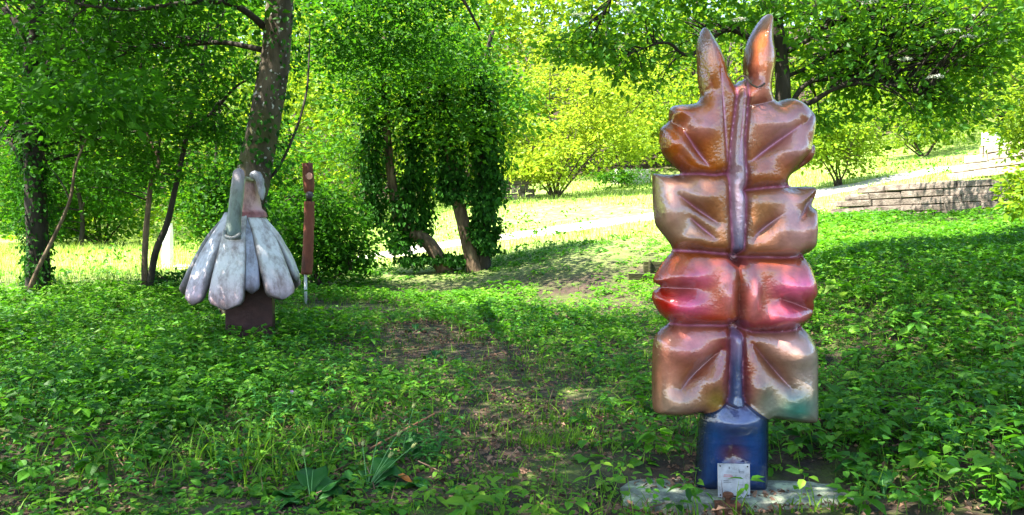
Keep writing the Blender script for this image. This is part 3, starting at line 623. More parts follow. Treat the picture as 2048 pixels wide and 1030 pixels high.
# ------------------------------------------------------------------ white flower sculpture
def weathered_white():
    m, nt, b = new_mat('weathered_white_paint')
    at = N(nt, 'ShaderNodeAttribute', attribute_name='paint'); tc = N(nt, 'ShaderNodeTexCoord')
    no = N(nt, 'ShaderNodeTexNoise'); no.inputs['Scale'].default_value = 9; no.inputs['Detail'].default_value = 9; no.inputs['Roughness'].default_value = .72
    mp = N(nt, 'ShaderNodeMapping'); mp.inputs['Scale'].default_value = (1, 1, .45); nt.links.new(tc.outputs['Object'], mp.inputs[0]); nt.links.new(mp.outputs[0], no.inputs['Vector'])
    r = ramp(nt, [(.36, (.2, .13, .11)), (.46, (.55, .5, .49)), (.54, (.85, .85, .86))]); nt.links.new(no.outputs['Fac'], r.inputs[0])
    mu = N(nt, 'ShaderNodeMix', data_type='RGBA', blend_type='MULTIPLY'); mu.inputs['Factor'].default_value = .75
    nt.links.new(at.outputs['Color'], mu.inputs['A']); nt.links.new(r.outputs[0], mu.inputs['B']); nt.links.new(mu.outputs['Result'], b.inputs['Base Color'])
    n2 = N(nt, 'ShaderNodeTexNoise'); n2.inputs['Scale'].default_value = 30; n2.inputs['Detail'].default_value = 5; nt.links.new(tc.outputs['Object'], n2.inputs['Vector'])
    bp = N(nt, 'ShaderNodeBump'); bp.inputs['Strength'].default_value = .5; bp.inputs['Distance'].default_value = .01
    nt.links.new(n2.outputs['Fac'], bp.inputs['Height']); nt.links.new(bp.outputs[0], b.inputs['Normal'])
    b.inputs['Roughness'].default_value = .5; b.inputs['Specular IOR Level'].default_value = .45
    return m
def flower_sculpture():
    FD = 9.1; base = on_ground(500, 690, FD); cx, cy = P(492, 600, FD)[0], FD
    root = thing('flower_sculpture', 'weathered white and lilac bell flower sculpture on a dark brown plinth', 'sculpture', (cx, cy, base[2]))
    M['flower'] = weathered_white()
    S = 1 / 2.573
    def Q(u, v, dd=0): return P(350 + u * S, 310 + v * S, FD + dd)
    def droop_petal(az, w0, w1, r1, z1, th, ztop=1.455, r0=.17, curl=0.0, col=(.74, .69, .69), endc=(.64, .42, .47)):
        """thick tongue hanging down and outwards at azimuth az (0 = towards the camera)"""
        n, k = 22, 16; w1 = w1 * 1.0
        t = np.linspace(0, 1, n)
        rr = r0 + (r1 - r0) * (t ** 1.15); zz = ztop + (z1 - ztop) * t - .0 * t
        rr = rr + .05 * np.sin(t * math.pi) ; rr[-4:] += curl * np.linspace(0, 1, 4)
        w = w0 + (w1 - w0) * np.sin(np.clip(t * 1.12, 0, 1) * math.pi / 2) ** 1.2
        endr = np.sqrt(np.clip(1 - np.clip((t - .88) / .12, 0, 1) ** 2, .0, 1)); w = w * (.25 + .75 * endr); thk = .72 * th * (.3 + .7 * np.minimum(1, t * 3)) * (.35 + .65 * endr)
        er = np.array([math.sin(az), -math.cos(az), 0]); et = np.array([math.cos(az), math.sin(az), 0])
        pts = np.array([cx, cy, 0]) + er * rr[:, None] + np.array([0, 0, 1]) * zz[:, None]
        tg = nrm(np.gradient(pts, axis=0)); on = nrm(np.cross(et[None], tg)); on *= np.sign((on @ er))[:, None]
        th_ = np.arange(k) * 2 * math.pi / k
        ca, sa = np.cos(th_), np.sin(th_)
        # squarish section with a full front
        ca2 = np.sign(ca) * np.abs(ca) ** .55; sa2 = np.sign(sa) * np.abs(sa) ** .5
        v = pts[:, None] + (w[:, None] * ca2[None])[..., None] * et + (thk[:, None] * sa2[None])[..., None] * on[:, None]
        v = v + (.010 * np.sin(3 * th_)[None] * np.sin(t * 9 + az * 5)[:, None])[..., None] * on[:, None]
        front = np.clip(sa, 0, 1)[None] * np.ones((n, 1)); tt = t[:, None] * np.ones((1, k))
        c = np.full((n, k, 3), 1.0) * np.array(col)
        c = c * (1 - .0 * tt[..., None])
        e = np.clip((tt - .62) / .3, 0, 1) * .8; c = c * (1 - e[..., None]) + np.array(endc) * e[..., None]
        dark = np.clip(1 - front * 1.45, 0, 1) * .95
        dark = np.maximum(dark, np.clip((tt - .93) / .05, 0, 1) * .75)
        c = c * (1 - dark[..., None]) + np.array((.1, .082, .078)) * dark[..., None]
        mb = MB(); i = np.arange(n - 1)[:, None] * k; j = np.arange(k)[None]; j2 = (j + 1) % k
        vv = np.vstack([v.reshape(-1, 3), pts[0], pts[-1] + tg[-1] * .012])
        f4 = np.stack([i + j, i + j2, i + k + j2, i + k + j], -1).reshape(-1, 4)
        kk = np.arange(k); k2 = (kk + 1) % k
        f3 = np.vstack([np.stack([k2, kk, np.full(k, n * k)], -1), np.stack([(n - 1) * k + kk, (n - 1) * k + k2, np.full(k, n * k + 1)], -1)])
        cc = np.vstack([c.reshape(-1, 3), c[0].mean(0), c[-1].mean(0)])
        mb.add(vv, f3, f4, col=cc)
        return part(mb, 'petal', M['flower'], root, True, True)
    # front ring of petals, from the camera's left round to its right, then the hidden rear ones
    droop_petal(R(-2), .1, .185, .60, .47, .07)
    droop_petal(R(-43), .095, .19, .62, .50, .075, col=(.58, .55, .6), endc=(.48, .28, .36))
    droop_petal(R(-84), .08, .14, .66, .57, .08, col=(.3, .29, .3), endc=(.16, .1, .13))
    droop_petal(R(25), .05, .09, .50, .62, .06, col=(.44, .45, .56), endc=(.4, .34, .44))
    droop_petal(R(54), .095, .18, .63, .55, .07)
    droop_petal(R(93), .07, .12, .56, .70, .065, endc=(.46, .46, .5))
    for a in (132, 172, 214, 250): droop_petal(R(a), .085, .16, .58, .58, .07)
    # neck: pale pink cone with a thick rim
    col_n = np.array((.6, .33, .29))
    def lathe(name, prof, ctr, mat, cols, k=22, wob=.0, squash=1.0, lean=(0, 0)):
        prof = np.array(prof); n = len(prof); th = np.arange(k) * 2 * math.pi / k
        rr = prof[:, 0][:, None] * (1 + wob * np.sin(th * 3 + 1)[None])
        v = np.stack([ctr[0] + rr * np.cos(th) + lean[0] * prof[:, 1][:, None], ctr[1] + squash * rr * np.sin(th) + lean[1] * prof[:, 1][:, None], ctr[2] + prof[:, 1][:, None] + 0 * th[None] + .012 * np.sin(th * 2)[None] * (prof[:, 1] / max(prof[:, 1].max(), .01))[:, None]], -1)
        i = np.arange(n - 1)[:, None] * k; j = np.arange(k)[None]; j2 = (j + 1) % k
        mb = MB(); mb.add(v.reshape(-1, 3), None, np.stack([i + j, i + j2, i + k + j2, i + k + j], -1).reshape(-1, 4), col=np.repeat(np.array(cols), k, 0))
        return part(mb, name, mat, root, True, True)
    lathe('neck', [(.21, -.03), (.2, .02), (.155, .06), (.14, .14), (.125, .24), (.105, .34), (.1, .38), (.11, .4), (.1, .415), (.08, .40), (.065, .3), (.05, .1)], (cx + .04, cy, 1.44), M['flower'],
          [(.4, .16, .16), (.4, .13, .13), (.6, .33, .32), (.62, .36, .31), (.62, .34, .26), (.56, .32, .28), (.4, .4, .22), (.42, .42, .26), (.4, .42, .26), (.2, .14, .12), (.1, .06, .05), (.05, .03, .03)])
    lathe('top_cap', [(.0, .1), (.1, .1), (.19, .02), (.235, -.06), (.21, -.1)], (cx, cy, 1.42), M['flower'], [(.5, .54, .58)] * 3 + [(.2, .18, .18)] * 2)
    # greenish grey tube petal rising through a cuff on the front left
    pts = [Q(300, 430, -.42), Q(303, 350, -.38), Q(312, 260, -.33), Q(320, 170, -.28), Q(328, 100, -.24), Q(333, 76, -.2)]
    mb = MB(); pp = smooth_poly(pts, 26); k = 18
    rad = .070 * np.concatenate([np.ones(20) * np.linspace(1.12, .9, 20), [.88, .84, .76, .62, .4, .12]])
    colz = np.linspace(0, 1, 26)
    cs = np.where(colz[:, None] < .5, lerp((.12, .16, .14), (.22, .25, .2), colz * 2), lerp((.22, .25, .2), (.52, .36, .46), np.clip(colz * 2 - 1, 0, 1)))
    tube(mb, pp, rad, k, .015, col=np.vstack([np.repeat(cs, k, 0), cs[0], cs[-1]]))
    part(mb, 'tube_petal', M['flower'], root, True, True)['label'] = 'greenish grey tube shaped petal with lilac end'
    mb = MB(); a = np.linspace(R(170), R(350), 20)
    cq = Q(300, 400, -.43)
    tube(mb, [cq + [.085 * math.cos(x), -.02 + .06 * math.sin(x), .06 * math.sin(x) + .01] for x in a], .018, 8, .15, col=(.3, .3, .3)); part(mb, 'cuff', M['flower'], root, True, True)
    # yellowish flap edge running from the tube's end down to the neck
    mb = MB(); tube(mb, smooth_poly([Q(338, 285, -.24), Q(347, 220, -.25), Q(352, 150, -.25), Q(362, 118, -.22), Q(385, 125, -.16), Q(402, 128, -.1)], 24), .014, 8, .1, col=(.42, .42, .24)); part(mb, 'lip', M['flower'], root, True, True)
    # pale lobe hanging at the right of the neck
    mb = MB(); pp = smooth_poly([Q(398, 112, -.02), Q(420, 103, -.06), Q(436, 130, -.08), Q(445, 180, -.09), Q(450, 232, -.1)], 22)
    rad = .075 * np.concatenate([[.3, .6, .8], np.linspace(.9, .7, 15), [.6, .48, .34, .12]])
    tube(mb, pp, rad, 14, .06, flat=.7, col=(.38, .37, .4)); part(mb, 'lobe', M['flower'], root, True, True)
    # plinth, turned a little so that its right side shows
    mb = MB(); a0 = Q(392, 900); z0 = base[2] - .1; zt = .72
    ang = R(13); w = .245
    def rect(h0, h1, ww):
        v = []
        for z in (h0, h1):
            for (sx, sy) in ((-1, -1), (1, -1), (1, 1), (-1, 1)):
                x, y = sx * ww, sy * ww
                v.append([a0[0] + x * math.cos(ang) - y * math.sin(ang), cy + x * math.sin(ang) + y * math.cos(ang), z])
        return v
    mb.add(rect(z0, zt, w), None, [[0, 1, 5, 4], [1, 2, 6, 5], [2, 3, 7, 6], [3, 0, 4, 7], [4, 5, 6, 7], [3, 2, 1, 0]])
    o = part(mb, 'plinth', noise_mat('brown_plinth', [(.3, (.03, .010, .008)), (.6, (.055, .02, .016)), (.8, (.085, .036, .028))], 6, 8, .6, .2), root)
    bv = o.modifiers.new('bevel', 'BEVEL'); bv.width = .008; bv.segments = 2
flower_sculpture()

# ------------------------------------------------------------------ rust pole and white pillar
def rust_pole():
    D = 13.4; s = 120 / 386
    def Q(u, v, dd=0): return P(560 + u * s, 300 + v * s, D + dd)
    b = Q(163, 925); b[2] = float(ground_z(b[0], D))
    root = thing('rusty_pole', 'tall rusty brown pole sculpture with round knob standing on a thin white rod', 'sculpture', tuple(b))
    mat = noise_mat('rust_brown', [(.25, (.03, .012, .008)), (.5, (.16, .045, .025)), (.75, (.28, .09, .05))], 5, 8, .7, .4, stretch=(1, 1, .4))
    mb = MB(); pts = smooth_poly([Q(172, 798), Q(178, 700), Q(184, 560), Q(188, 420), Q(188, 330)], 20); tube(mb, pts, np.linspace(.09, .082, 20), 10, .03); part(mb, 'shaft', mat, root, True)
    mb = MB(); tube(mb, [Q(188, 335), Q(187, 300), Q(187, 260)], [.045, .05, .05], 10, .02); part(mb, 'waist', noise_mat('dark_rust', [(.3, (.02, .012, .01)), (.7, (.07, .03, .02))], 8, 5, .7, .3), root, True)
    mb = MB()
    th = np.linspace(0, math.pi, 10); c = Q(190, 288, -.05)
    tube(mb, [c + [0, 0, -.062 * math.cos(a)] for a in th], .062 * np.sin(th) + .001, 14); part(mb, 'knob', noise_mat('grey_knob', [(.3, (.04, .04, .045)), (.7, (.11, .1, .1))], 8, 5, .6, .3), root, True)
    mb = MB(); tube(mb, smooth_poly([Q(186, 275), Q(183, 190), Q(176, 85)], 8), [.08, .085, .09, .09, .09, .09, .088, .085], 10, .03); part(mb, 'upper_shaft', mat, root, True)
    mb = MB(); c = Q(188, 168, -.07); tube(mb, [c, c + [0, -.012, 0], c + [0, -.02, 0]], [.058, .058, .05], 14); part(mb, 'disc', noise_mat('salmon_disc', [(.3, (.45, .2, .14)), (.7, (.6, .32, .24))], 8, 4, .6, .1), root)
    mb = MB(); tube(mb, [b + [0, 0, -.1], Q(165, 790)], .026, 8); part(mb, 'rod', noise_mat('rod_white', [(.3, (.4, .4, .38)), (.7, (.65, .65, .63))], 9, 5, .6, .2), root, True)
rust_pole()
def white_pillar():
    D = 20; b = on_ground(335, 520, D)
    root = thing('white_pillar', 'slim white pillar sculpture with slanted top in the sunlit grass', 'pillar', tuple(b))
    mb = MB(); w = .095; h = P(338, 446, D)[2]
    lo = [b + [x * w * 1.1, y * w, -.1] for x, y in ((-1, -1), (1, -1), (1, 1), (-1, 1))]
    mi = [np.array([b[0] + .03 + x * w, b[1] + y * w, h - .22]) for x, y in ((-1, -1), (1, -1), (1, 1), (-1, 1))]
    hi = [np.array([b[0] + .085 + x * w * .35, b[1] + y * w * .8, h - (.05 if x < 0 else 0)]) for x, y in ((-1, -1), (1, -1), (1, 1), (-1, 1))]
    f = []
    for k in (0, 4):
        for j in range(4): f.append([k + j, k + (j + 1) % 4, k + 4 + (j + 1) % 4, k + 4 + j])
    f.append([8, 9, 10, 11]); mb.add(lo + mi + hi, None, f)
    o = part(mb, 'shaft', noise_mat('white_stone', [(.3, (.6, .59, .57)), (.7, (.8, .8, .78))], 6, 5, .7, .2), root)
    bv = o.modifiers.new('bevel', 'BEVEL'); bv.width = .012; bv.segments = 2
    mb = MB(); box(mb, b + [-.17, .0, -.1], b + [-.115, .12, .55], .006); part(mb, 'side_post', noise_mat('pink_post', [(.3, (.35, .22, .2)), (.7, (.5, .36, .33))], 6, 5, .8, .2), root)
white_pillar()

# ------------------------------------------------------------------ trees and shrubs
def limb_path(a, b, sag=0.0, n=10, wob=.06):
    a = np.asarray(a, float); b = np.asarray(b, float); t = np.linspace(0, 1, n)[:, None]
    L = np.linalg.norm(b - a); p = a + (b - a) * t
    p = p + np.sin(t * math.pi) * np.array([0, 0, sag * L])
    w = rng.standard_normal((n, 3)) * wob * L * .12; w[0] = 0; w = np.cumsum(w, 0) * .6
    return p + w * np.sin(t * math.pi * .5)
def twigs_to(mb, cen, src, r=.008, maxlen=2.0, lift=.1):
    """a thin bough from the nearest point of the framework to every spray"""
    src = np.asarray(src)
    used = np.zeros(len(src), int)
    for c in cen:
        d = np.linalg.norm(src - c, axis=1) + (used > 2) * 50; k = int(np.argmin(d)); used[k] += 1
        if .15 < d[k] < maxlen: tube(mb, limb_path(src[k], c, lift, 5, .1), np.linspace(r * (1 + d[k] * .8), r * .5, 5), 4, cap=False)
def tree(name, label, cat, base, stems, crowns, leafmat, barkmat, leaf=.08, per=26, spread=.4, ivy=None, group=None, twig_every=3, detail=0, flat=.35, twig_r=.008, trunk_sides=12, wob=.03, minz=None, extra=None, width=.6):
    """stems: list of (points, r0, r1); crowns: list of (centre, radii, n_sprays)"""
    root = thing(name, label, cat, tuple(base), group)
    tr = MB(); br = MB(); src = []
    for k, (pts, r0, r1) in enumerate(stems):
        n = max(10, 6 * len(pts)); p = smooth_poly(pts, n)
        rad = np.linspace(r0, r1, n)
        if k == 0 or r0 > .05: rad[:3] *= np.array([1.35, 1.15, 1.05])
        if k == 0: tube(tr, p, rad, trunk_sides if r0 > .05 else 6, wob)
        else:
            lm = MB(); tube(lm, p, rad, trunk_sides if r0 > .05 else 6, wob)
            part(lm, 'limb', barkmat if barkmat is M['twig'] else M['bark_dark'], root, True)
        src.append(p)
    src = np.vstack(src)
    cen = np.vstack([in_ellipsoid(c, r, n) for (c, r, n) in crowns]) if crowns else np.zeros((0, 3))
    if minz is not None: cen = cen[cen[:, 2] > minz]
    keep = cen[:, 2] > ground_z(cen[:, 0], cen[:, 1]) + .05; cen = cen[keep]
    if twig_every: twigs_to(br, cen[::twig_every], src, twig_r)
    part(tr, 'trunk', barkmat, root, True)
    if br.n: tag(part(br, 'twigs', barkmat if barkmat is M['twig'] else M['bark_dark'], root, True), kind='stuff')
    if len(cen):
        lf = MB(); sprays(lf, cen, per, spread, leaf, flat, detail, width=width)
        part(lf, 'crown', leafmat, root)
    if ivy:
        iv = MB()
        for (pts, rad, n, sz, bush) in ivy:
            n = int(n * 1.35)
            p = smooth_poly(pts, 40); i = rng.integers(0, 40, n); th = rng.uniform(0, 2 * math.pi, n)
            o = np.stack([np.cos(th), np.sin(th), np.zeros(n)], -1)
            rr = rad * (1 + bush * np.abs(rng.standard_normal(n))) * (.75 + .45 * np.sin(i * .55 + th * 2 + len(pts)))
            pos = p[i] + o * rr[:, None] + rng.normal(0, .05, (n, 3))
            leaves(iv, pos, nrm(o * .35 + np.array([0, 0, -.8]) + rng.standard_normal((n, 3)) * .35), o + rng.standard_normal((n, 3)) * .45 + [0, 0, .3], sz * .85 * rng.uniform(.6, 1.3, n), .75, 0)
        part(iv, 'ivy', M['leaf_ivy'], root)
    if extra: extra(root)
    return root
def ell(px, py, d, rx, ry, rd, n):
    """crown lobe given where it stands: centre and its half width, half height (in photo pixels at that distance) and half depth"""
    return (P(px, py, d), (rx * d / F, rd, ry * d / F), n)

# lichen spotted bark of the big tree
def lichen_bark():
    m = noise_mat('lichen_bark', [(.3, (.025, .02, .013)), (.5, (.075, .058, .038)), (.7, (.14, .11, .075))], 7, 8, .9, .9, 18, stretch=(1, 1, .35))
    nt = m.node_tree; b = nt.nodes['Principled BSDF']; tc = N(nt, 'ShaderNodeTexCoord')
    old = b.inputs['Base Color'].links[0].from_socket
    n1 = N(nt, 'ShaderNodeTexNoise'); n1.inputs['Scale'].default_value = 15; n1.inputs['Detail'].default_value = 5; nt.links.new(tc.outputs['Object'], n1.inputs['Vector'])
    r1 = ramp(nt, [(.61, (0, 0, 0)), (.67, (1, 1, 1))]); nt.links.new(n1.outputs['Fac'], r1.inputs[0])
    m1 = N(nt, 'ShaderNodeMix', data_type='RGBA'); nt.links.new(r1.outputs[0], m1.inputs['Factor']); nt.links.new(old, m1.inputs['A']); m1.inputs['B'].default_value = (.5, .49, .45, 1)
    n2 = N(nt, 'ShaderNodeTexNoise'); n2.inputs['Scale'].default_value = 2.2; n2.inputs['Detail'].default_value = 5; nt.links.new(tc.outputs['Object'], n2.inputs['Vector'])
    r2 = ramp(nt, [(.48, (0, 0, 0)), (.6, (.7, .7, .7))]); nt.links.new(n2.outputs['Fac'], r2.inputs[0])
    m2 = N(nt, 'ShaderNodeMix', data_type='RGBA'); nt.links.new(r2.outputs[0], m2.inputs['Factor']); nt.links.new(m1.outputs['Result'], m2.inputs['A']); m2.inputs['B'].default_value = (.07, .075, .02, 1)
    nt.links.new(m2.outputs['Result'], b.inputs['Base Color'])
    return m
M['lichen'] = lichen_bark()

# big leaning tree behind the flower sculpture
g = on_ground(490, 620, 11.2); D = 11.2
stem = [g + [-.08, 0, -.15], P(488, 480, D), P(503, 370, D), P(526, 260, D), P(549, 130, D), P(560, 0, D), P(572, -160, D), P(560, -330, D), P(540, -520, D)]
tree('lichen_tree', 'stout lichen spotted tree leaning right behind the white flower sculpture', 'tree', g,
     [(stem, .27, .12),
      (smooth_poly([P(535, 60, D), P(470, 10, D - .5), P(380, 5, D - .8), P(250, 20, D - 1), P(120, 0, D - 1)], 8), .05, .012),
      (smooth_poly([P(525, 100, D), P(440, 85, D + .4), P(340, 95, D + .8), P(250, 105, D + 1)], 8), .045, .012),
      (smooth_poly([P(560, -60, D), P(700, -120, D - 1), P(860, -90, D - 1.5), P(960, 60, D - 1.5)], 8), .07, .012),
      (smooth_poly([P(560, -140, D), P(500, -260, D - 2.5), P(420, -420, D - 5)], 8), .1, .03),
      (smooth_poly([P(560, -200, D), P(720, -330, D - 2), P(900, -420, D - 4)], 8), .1, .03),
      (smooth_poly([P(508, 380, D), P(560, 330, D + .2), P(610, 200, D + .6), P(620, 60, D + 1)], 8), .03, .01)],
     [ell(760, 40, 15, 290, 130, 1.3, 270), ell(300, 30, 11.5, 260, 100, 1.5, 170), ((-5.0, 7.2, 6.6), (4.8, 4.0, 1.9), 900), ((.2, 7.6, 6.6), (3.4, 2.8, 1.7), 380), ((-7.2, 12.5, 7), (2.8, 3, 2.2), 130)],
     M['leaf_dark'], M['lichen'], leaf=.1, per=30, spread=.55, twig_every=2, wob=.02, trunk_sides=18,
     ivy=[(stem[:4], .29, 800, .09, .16), (stem[3:6], .24, 460, .08, .2)])

# dark ivy clad tree at the left edge
D = 13.2; g = on_ground(76, 602, D)
stem = [g + [0, 0, -.15], P(76, 520, D), P(72, 400, D), P(66, 280, D), P(62, 170, D), P(72, 60, D), P(70, -80, D), P(80, -260, D)]
tree('ivy_clad_tree', 'dark trunked ivy clad tree forking into black limbs at the left', 'tree', g,
     [(stem, .19, .09),
      ([P(66, 200, D), P(110, 110, D), P(170, 60, D), P(240, -40, D)], .07, .03),
      ([P(66, 120, D), P(40, 60, D), P(10, 20, D), P(-60, -40, D)], .07, .03),
      ([P(70, 330, D), P(30, 240, D - .4), P(-20, 200, D - .6)], .05, .02),
      ([P(80, 110, D), P(130, 40, D), P(145, -60, D)], .05, .02),
      ([P(75, 400, D), P(30, 300, D), P(-10, 270, D)], .045, .02),
      ([P(80, 240, D), P(140, 225, D - .5), P(230, 215, D - 1)], .035, .012),
      ([P(85, 250, D), P(160, 180, D - .3), P(270, 60, D - .4), P(330, 0, D)], .04, .014)],
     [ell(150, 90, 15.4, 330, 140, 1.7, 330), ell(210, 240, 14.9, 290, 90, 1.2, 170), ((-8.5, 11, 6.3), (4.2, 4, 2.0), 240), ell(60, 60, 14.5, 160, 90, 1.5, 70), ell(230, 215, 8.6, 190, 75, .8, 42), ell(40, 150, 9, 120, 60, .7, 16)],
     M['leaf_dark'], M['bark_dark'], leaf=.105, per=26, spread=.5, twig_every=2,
     ivy=[(stem[:6], .2, 2600, .085, .16)])

# slim pair of stems
D = 13.4; g = on_ground(288, 585, D)
tree('twin_stem_tree', 'slim young tree with two thin forked stems left of the flower sculpture', 'tree', g,
     [([g + [0, 0, -.1], P(290, 500, D), P(296, 420, D), P(305, 350, D), P(318, 320, D), P(290, 255, D), P(282, 160, D), P(285, 60, D)], .055, .012),
      ([g + [.03, 0, -.1], P(310, 510, D), P(335, 445, D), P(352, 370, D), P(374, 270, D), P(392, 190, D), P(416, 70, D), P(430, -60, D)], .06, .02),
      ([P(376, 262, D), P(420, 230, D - .2), P(470, 175, D - .3), P(505, 155, D - .3)], .04, .012),
      ([P(318, 320, D), P(318, 300, D), P(330, 210, D)], .025, .01)],
     [ell(330, 130, 13.2, 180, 120, 1.2, 140), ell(380, 260, 13.2, 130, 80, 1, 70), ell(240, 330, 13.4, 130, 60, .8, 60)],
     M['leaf_dark'], M['bark'], leaf=.085, per=24, spread=.42, twig_every=3)
D = 12.6; g = on_ground(40, 608, D)
tree('leaning_sapling', 'thin bare sapling leaning right across the dark ivy trunk', 'sapling', g,
     [([g + [0, 0, -.1], P(75, 540, D), P(110, 470, D), P(140, 400, D), P(152, 330, D), P(180, 260, D)], .04, .015), ([P(140, 400, D), P(120, 360, D), P(95, 330, D)], .014, .006)],
     [ell(185, 250, 12.6, 70, 50, .7, 40)], M['leaf_dark'], M['bark'], leaf=.085, per=22, spread=.4)

# pair of ivy smothered trees in the middle
D = 18; g = on_ground(885, 515, D)
st = [g + [.15, 0, -.15], P(860, 490, D), P(822, 462, D), P(795, 430, D), P(788, 390, D), P(780, 330, D), P(772, 240, D), P(765, 150, D), P(770, 60, D)]
tree('leaning_ivy_tree', 'crooked bare barked tree bent left with a thick ivy curtain', 'tree', g,
     [(st, .17, .05), ([P(797, 440, D), P(812, 400, D + .1), P(820, 300, D + .2), P(815, 180, D + .2)], .1, .03)],
     [ell(800, 150, 18, 130, 130, 1.3, 170), ell(705, 330, 18.2, 45, 90, .6, 40)], M['leaf_tree'], M['bark'], leaf=.11, per=28, spread=.55, twig_every=4,
     ivy=[([P(800, 500, D), P(812, 420, D), P(822, 330, D), P(815, 120, D)], .2, 2300, .13, .55), ([P(840, 480, D + .1), P(852, 420, D + .2), P(845, 320, D + .2), P(838, 200, D)], .12, 900, .13, .6),
          ([P(748, 450, D), P(745, 330, D), P(755, 140, D)], .2, 1700, .13, .5), ([P(810, 520, D), P(880, 515, D), P(920, 520, D)], .2, 900, .13, .6)])
g = on_ground(958, 545, 17.8); D = 17.8
tree('forked_ivy_tree', 'forked rough barked tree wrapped in dark hanging ivy', 'tree', g,
     [([g + [-.05, 0, -.15], P(945, 520, D), P(932, 470, D), P(918, 410, D), P(905, 340, D), P(892, 260, D), P(880, 160, D), P(870, 50, D)], .19, .06),
      ([g + [.12, .05, -.15], P(968, 510, D), P(965, 440, D), P(966, 360, D), P(960, 260, D), P(965, 160, D), P(985, 60, D)], .16, .05)],
     [ell(930, 150, 17.8, 115, 140, 1.4, 190), ell(1000, 220, 17.4, 45, 70, .8, 40)], M['leaf_tree'], M['bark'], leaf=.11, per=28, spread=.55, twig_every=4,
     ivy=[([P(968, 500, D), P(968, 380, D), P(955, 130, D)], .2, 3300, .13, .45), ([P(905, 400, D), P(900, 320, D), P(880, 120, D)], .2, 2300, .13, .5), ([P(980, 410, D), P(985, 330, D), P(975, 240, D)], .18, 1100, .13, .6)])

def bush(name, label, base, lobes, leafmat, leaf, per, spread, stems=5, sr=.03, group=None, cat='shrub', flat=.5, twig_every=4, top=.6):
    base = np.asarray(base); S = []
    for k in range(stems):
        c, r, n = lobes[k % len(lobes)]
        t = np.asarray(c) + rng.standard_normal(3) * np.asarray(r) * .45
        S.append(([base + [rng.normal(0, .06), rng.normal(0, .06), -.08], base + (t - base) * .4 + rng.normal(0, .06, 3), t], sr, sr * .3))
    return tree(name, label, cat, base, S, lobes, leafmat, M['twig'], leaf=leaf, per=per, spread=spread, twig_every=twig_every, flat=flat, trunk_sides=6, group=group)
bush('hazel_shrub', 'broad dark green shrub between flower sculpture and rusty pole', on_ground(640, 560, 16), [ell(640, 470, 16, 95, 95, .9, 150), ell(620, 420, 16.2, 80, 70, .8, 90), ell(690, 520, 16, 40, 50, .6, 45)], M['leaf_dark'], .1, 28, .42, 6)
bush('box_bush', 'small round dark bush beside the twin stems', on_ground(338, 590, 14), [ell(335, 562, 14, 36, 30, .3, 70)], M['leaf_ivy'], .06, 26, .14, 5, .012, twig_every=6)
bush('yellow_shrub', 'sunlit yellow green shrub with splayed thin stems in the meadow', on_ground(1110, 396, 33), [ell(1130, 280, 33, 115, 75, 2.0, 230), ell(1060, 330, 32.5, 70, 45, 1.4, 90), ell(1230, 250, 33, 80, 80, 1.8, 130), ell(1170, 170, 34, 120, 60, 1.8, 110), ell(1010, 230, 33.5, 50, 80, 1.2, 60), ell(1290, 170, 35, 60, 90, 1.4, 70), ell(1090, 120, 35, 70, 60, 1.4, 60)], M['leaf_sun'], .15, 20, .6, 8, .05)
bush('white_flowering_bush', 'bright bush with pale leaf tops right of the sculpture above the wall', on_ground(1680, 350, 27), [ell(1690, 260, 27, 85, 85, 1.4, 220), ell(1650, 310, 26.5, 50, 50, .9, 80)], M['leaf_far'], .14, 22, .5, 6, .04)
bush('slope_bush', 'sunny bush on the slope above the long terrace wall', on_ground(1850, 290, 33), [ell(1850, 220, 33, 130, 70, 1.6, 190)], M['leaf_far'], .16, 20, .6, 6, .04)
bush('edge_shrub', 'bright leafed shrub at the right edge before the terrace wall', on_ground(2085, 440, 12.6), [ell(2062, 385, 12.6, 44, 55, .5, 60)], M['leaf_far'], .1, 18, .26, 5, .012)
bush('tall_edge_shrub', 'taller shrub hanging into view at the right above the upper wall', on_ground(2110, 330, 17), [ell(2070, 260, 17, 60, 60, .8, 70), ell(2090, 170, 17, 70, 60, .8, 60)], M['leaf_far'], .12, 20, .4, 5, .025)
bush('meadow_bush', 'leafy bush behind the white pillar at the shaded meadow edge', on_ground(450, 500, 27), [ell(430, 420, 27, 70, 75, 1.2, 150), ell(520, 440, 27, 70, 60, 1.1, 110)], M['leaf_tree'], .14, 24, .55, 6, .04)
bush('meadow_bush', 'wide leafy bush between dark ivy trunk and twin stems', on_ground(200, 480, 29), [ell(200, 400, 29, 120, 85, 1.6, 210), ell(90, 410, 29.5, 90, 80, 1.4, 120)], M['leaf_tree'], .15, 24, .6, 7, .05)

for (px, py, lab, cs) in [(160, 500, 'shaded understorey tree filling the gap right of the dark ivy trunk', [(150, 330, 170, 120, 240), (30, 360, 120, 110, 120)]),
                          (440, 500, 'shaded understorey tree behind the twin stems and lichen trunk', [(430, 340, 130, 120, 190), (560, 330, 90, 90, 90)])]:
    d_ = 27; g_ = on_ground(px, py, d_)
    tree('understorey_tree', lab, 'tree', g_, [([g_ + [0, 0, -.1], P(px + 5, 440, d_), P(px - 8, 330, d_), P(px, 200, d_)], .09, .03), ([P(px, 420, d_), P(px + 50, 340, d_), P(px + 90, 280, d_)], .04, .015), ([P(px, 400, d_), P(px - 50, 330, d_), P(px - 90, 290, d_)], .04, .015)],
         [ell(a, b, d_, c, e, 1.3, n) for (a, b, c, e, n) in cs], M['leaf_dark'], M['bark_dark'], leaf=.14, per=24, spread=.6, twig_every=4)
bush('low_shrub', 'low dark green shrub before the bright white wall piece', on_ground(1245, 362, 37.5), [ell(1245, 352, 37.5, 50, 12, .5, 60)], M['leaf_tree'], .13, 20, .35, 4, .02)
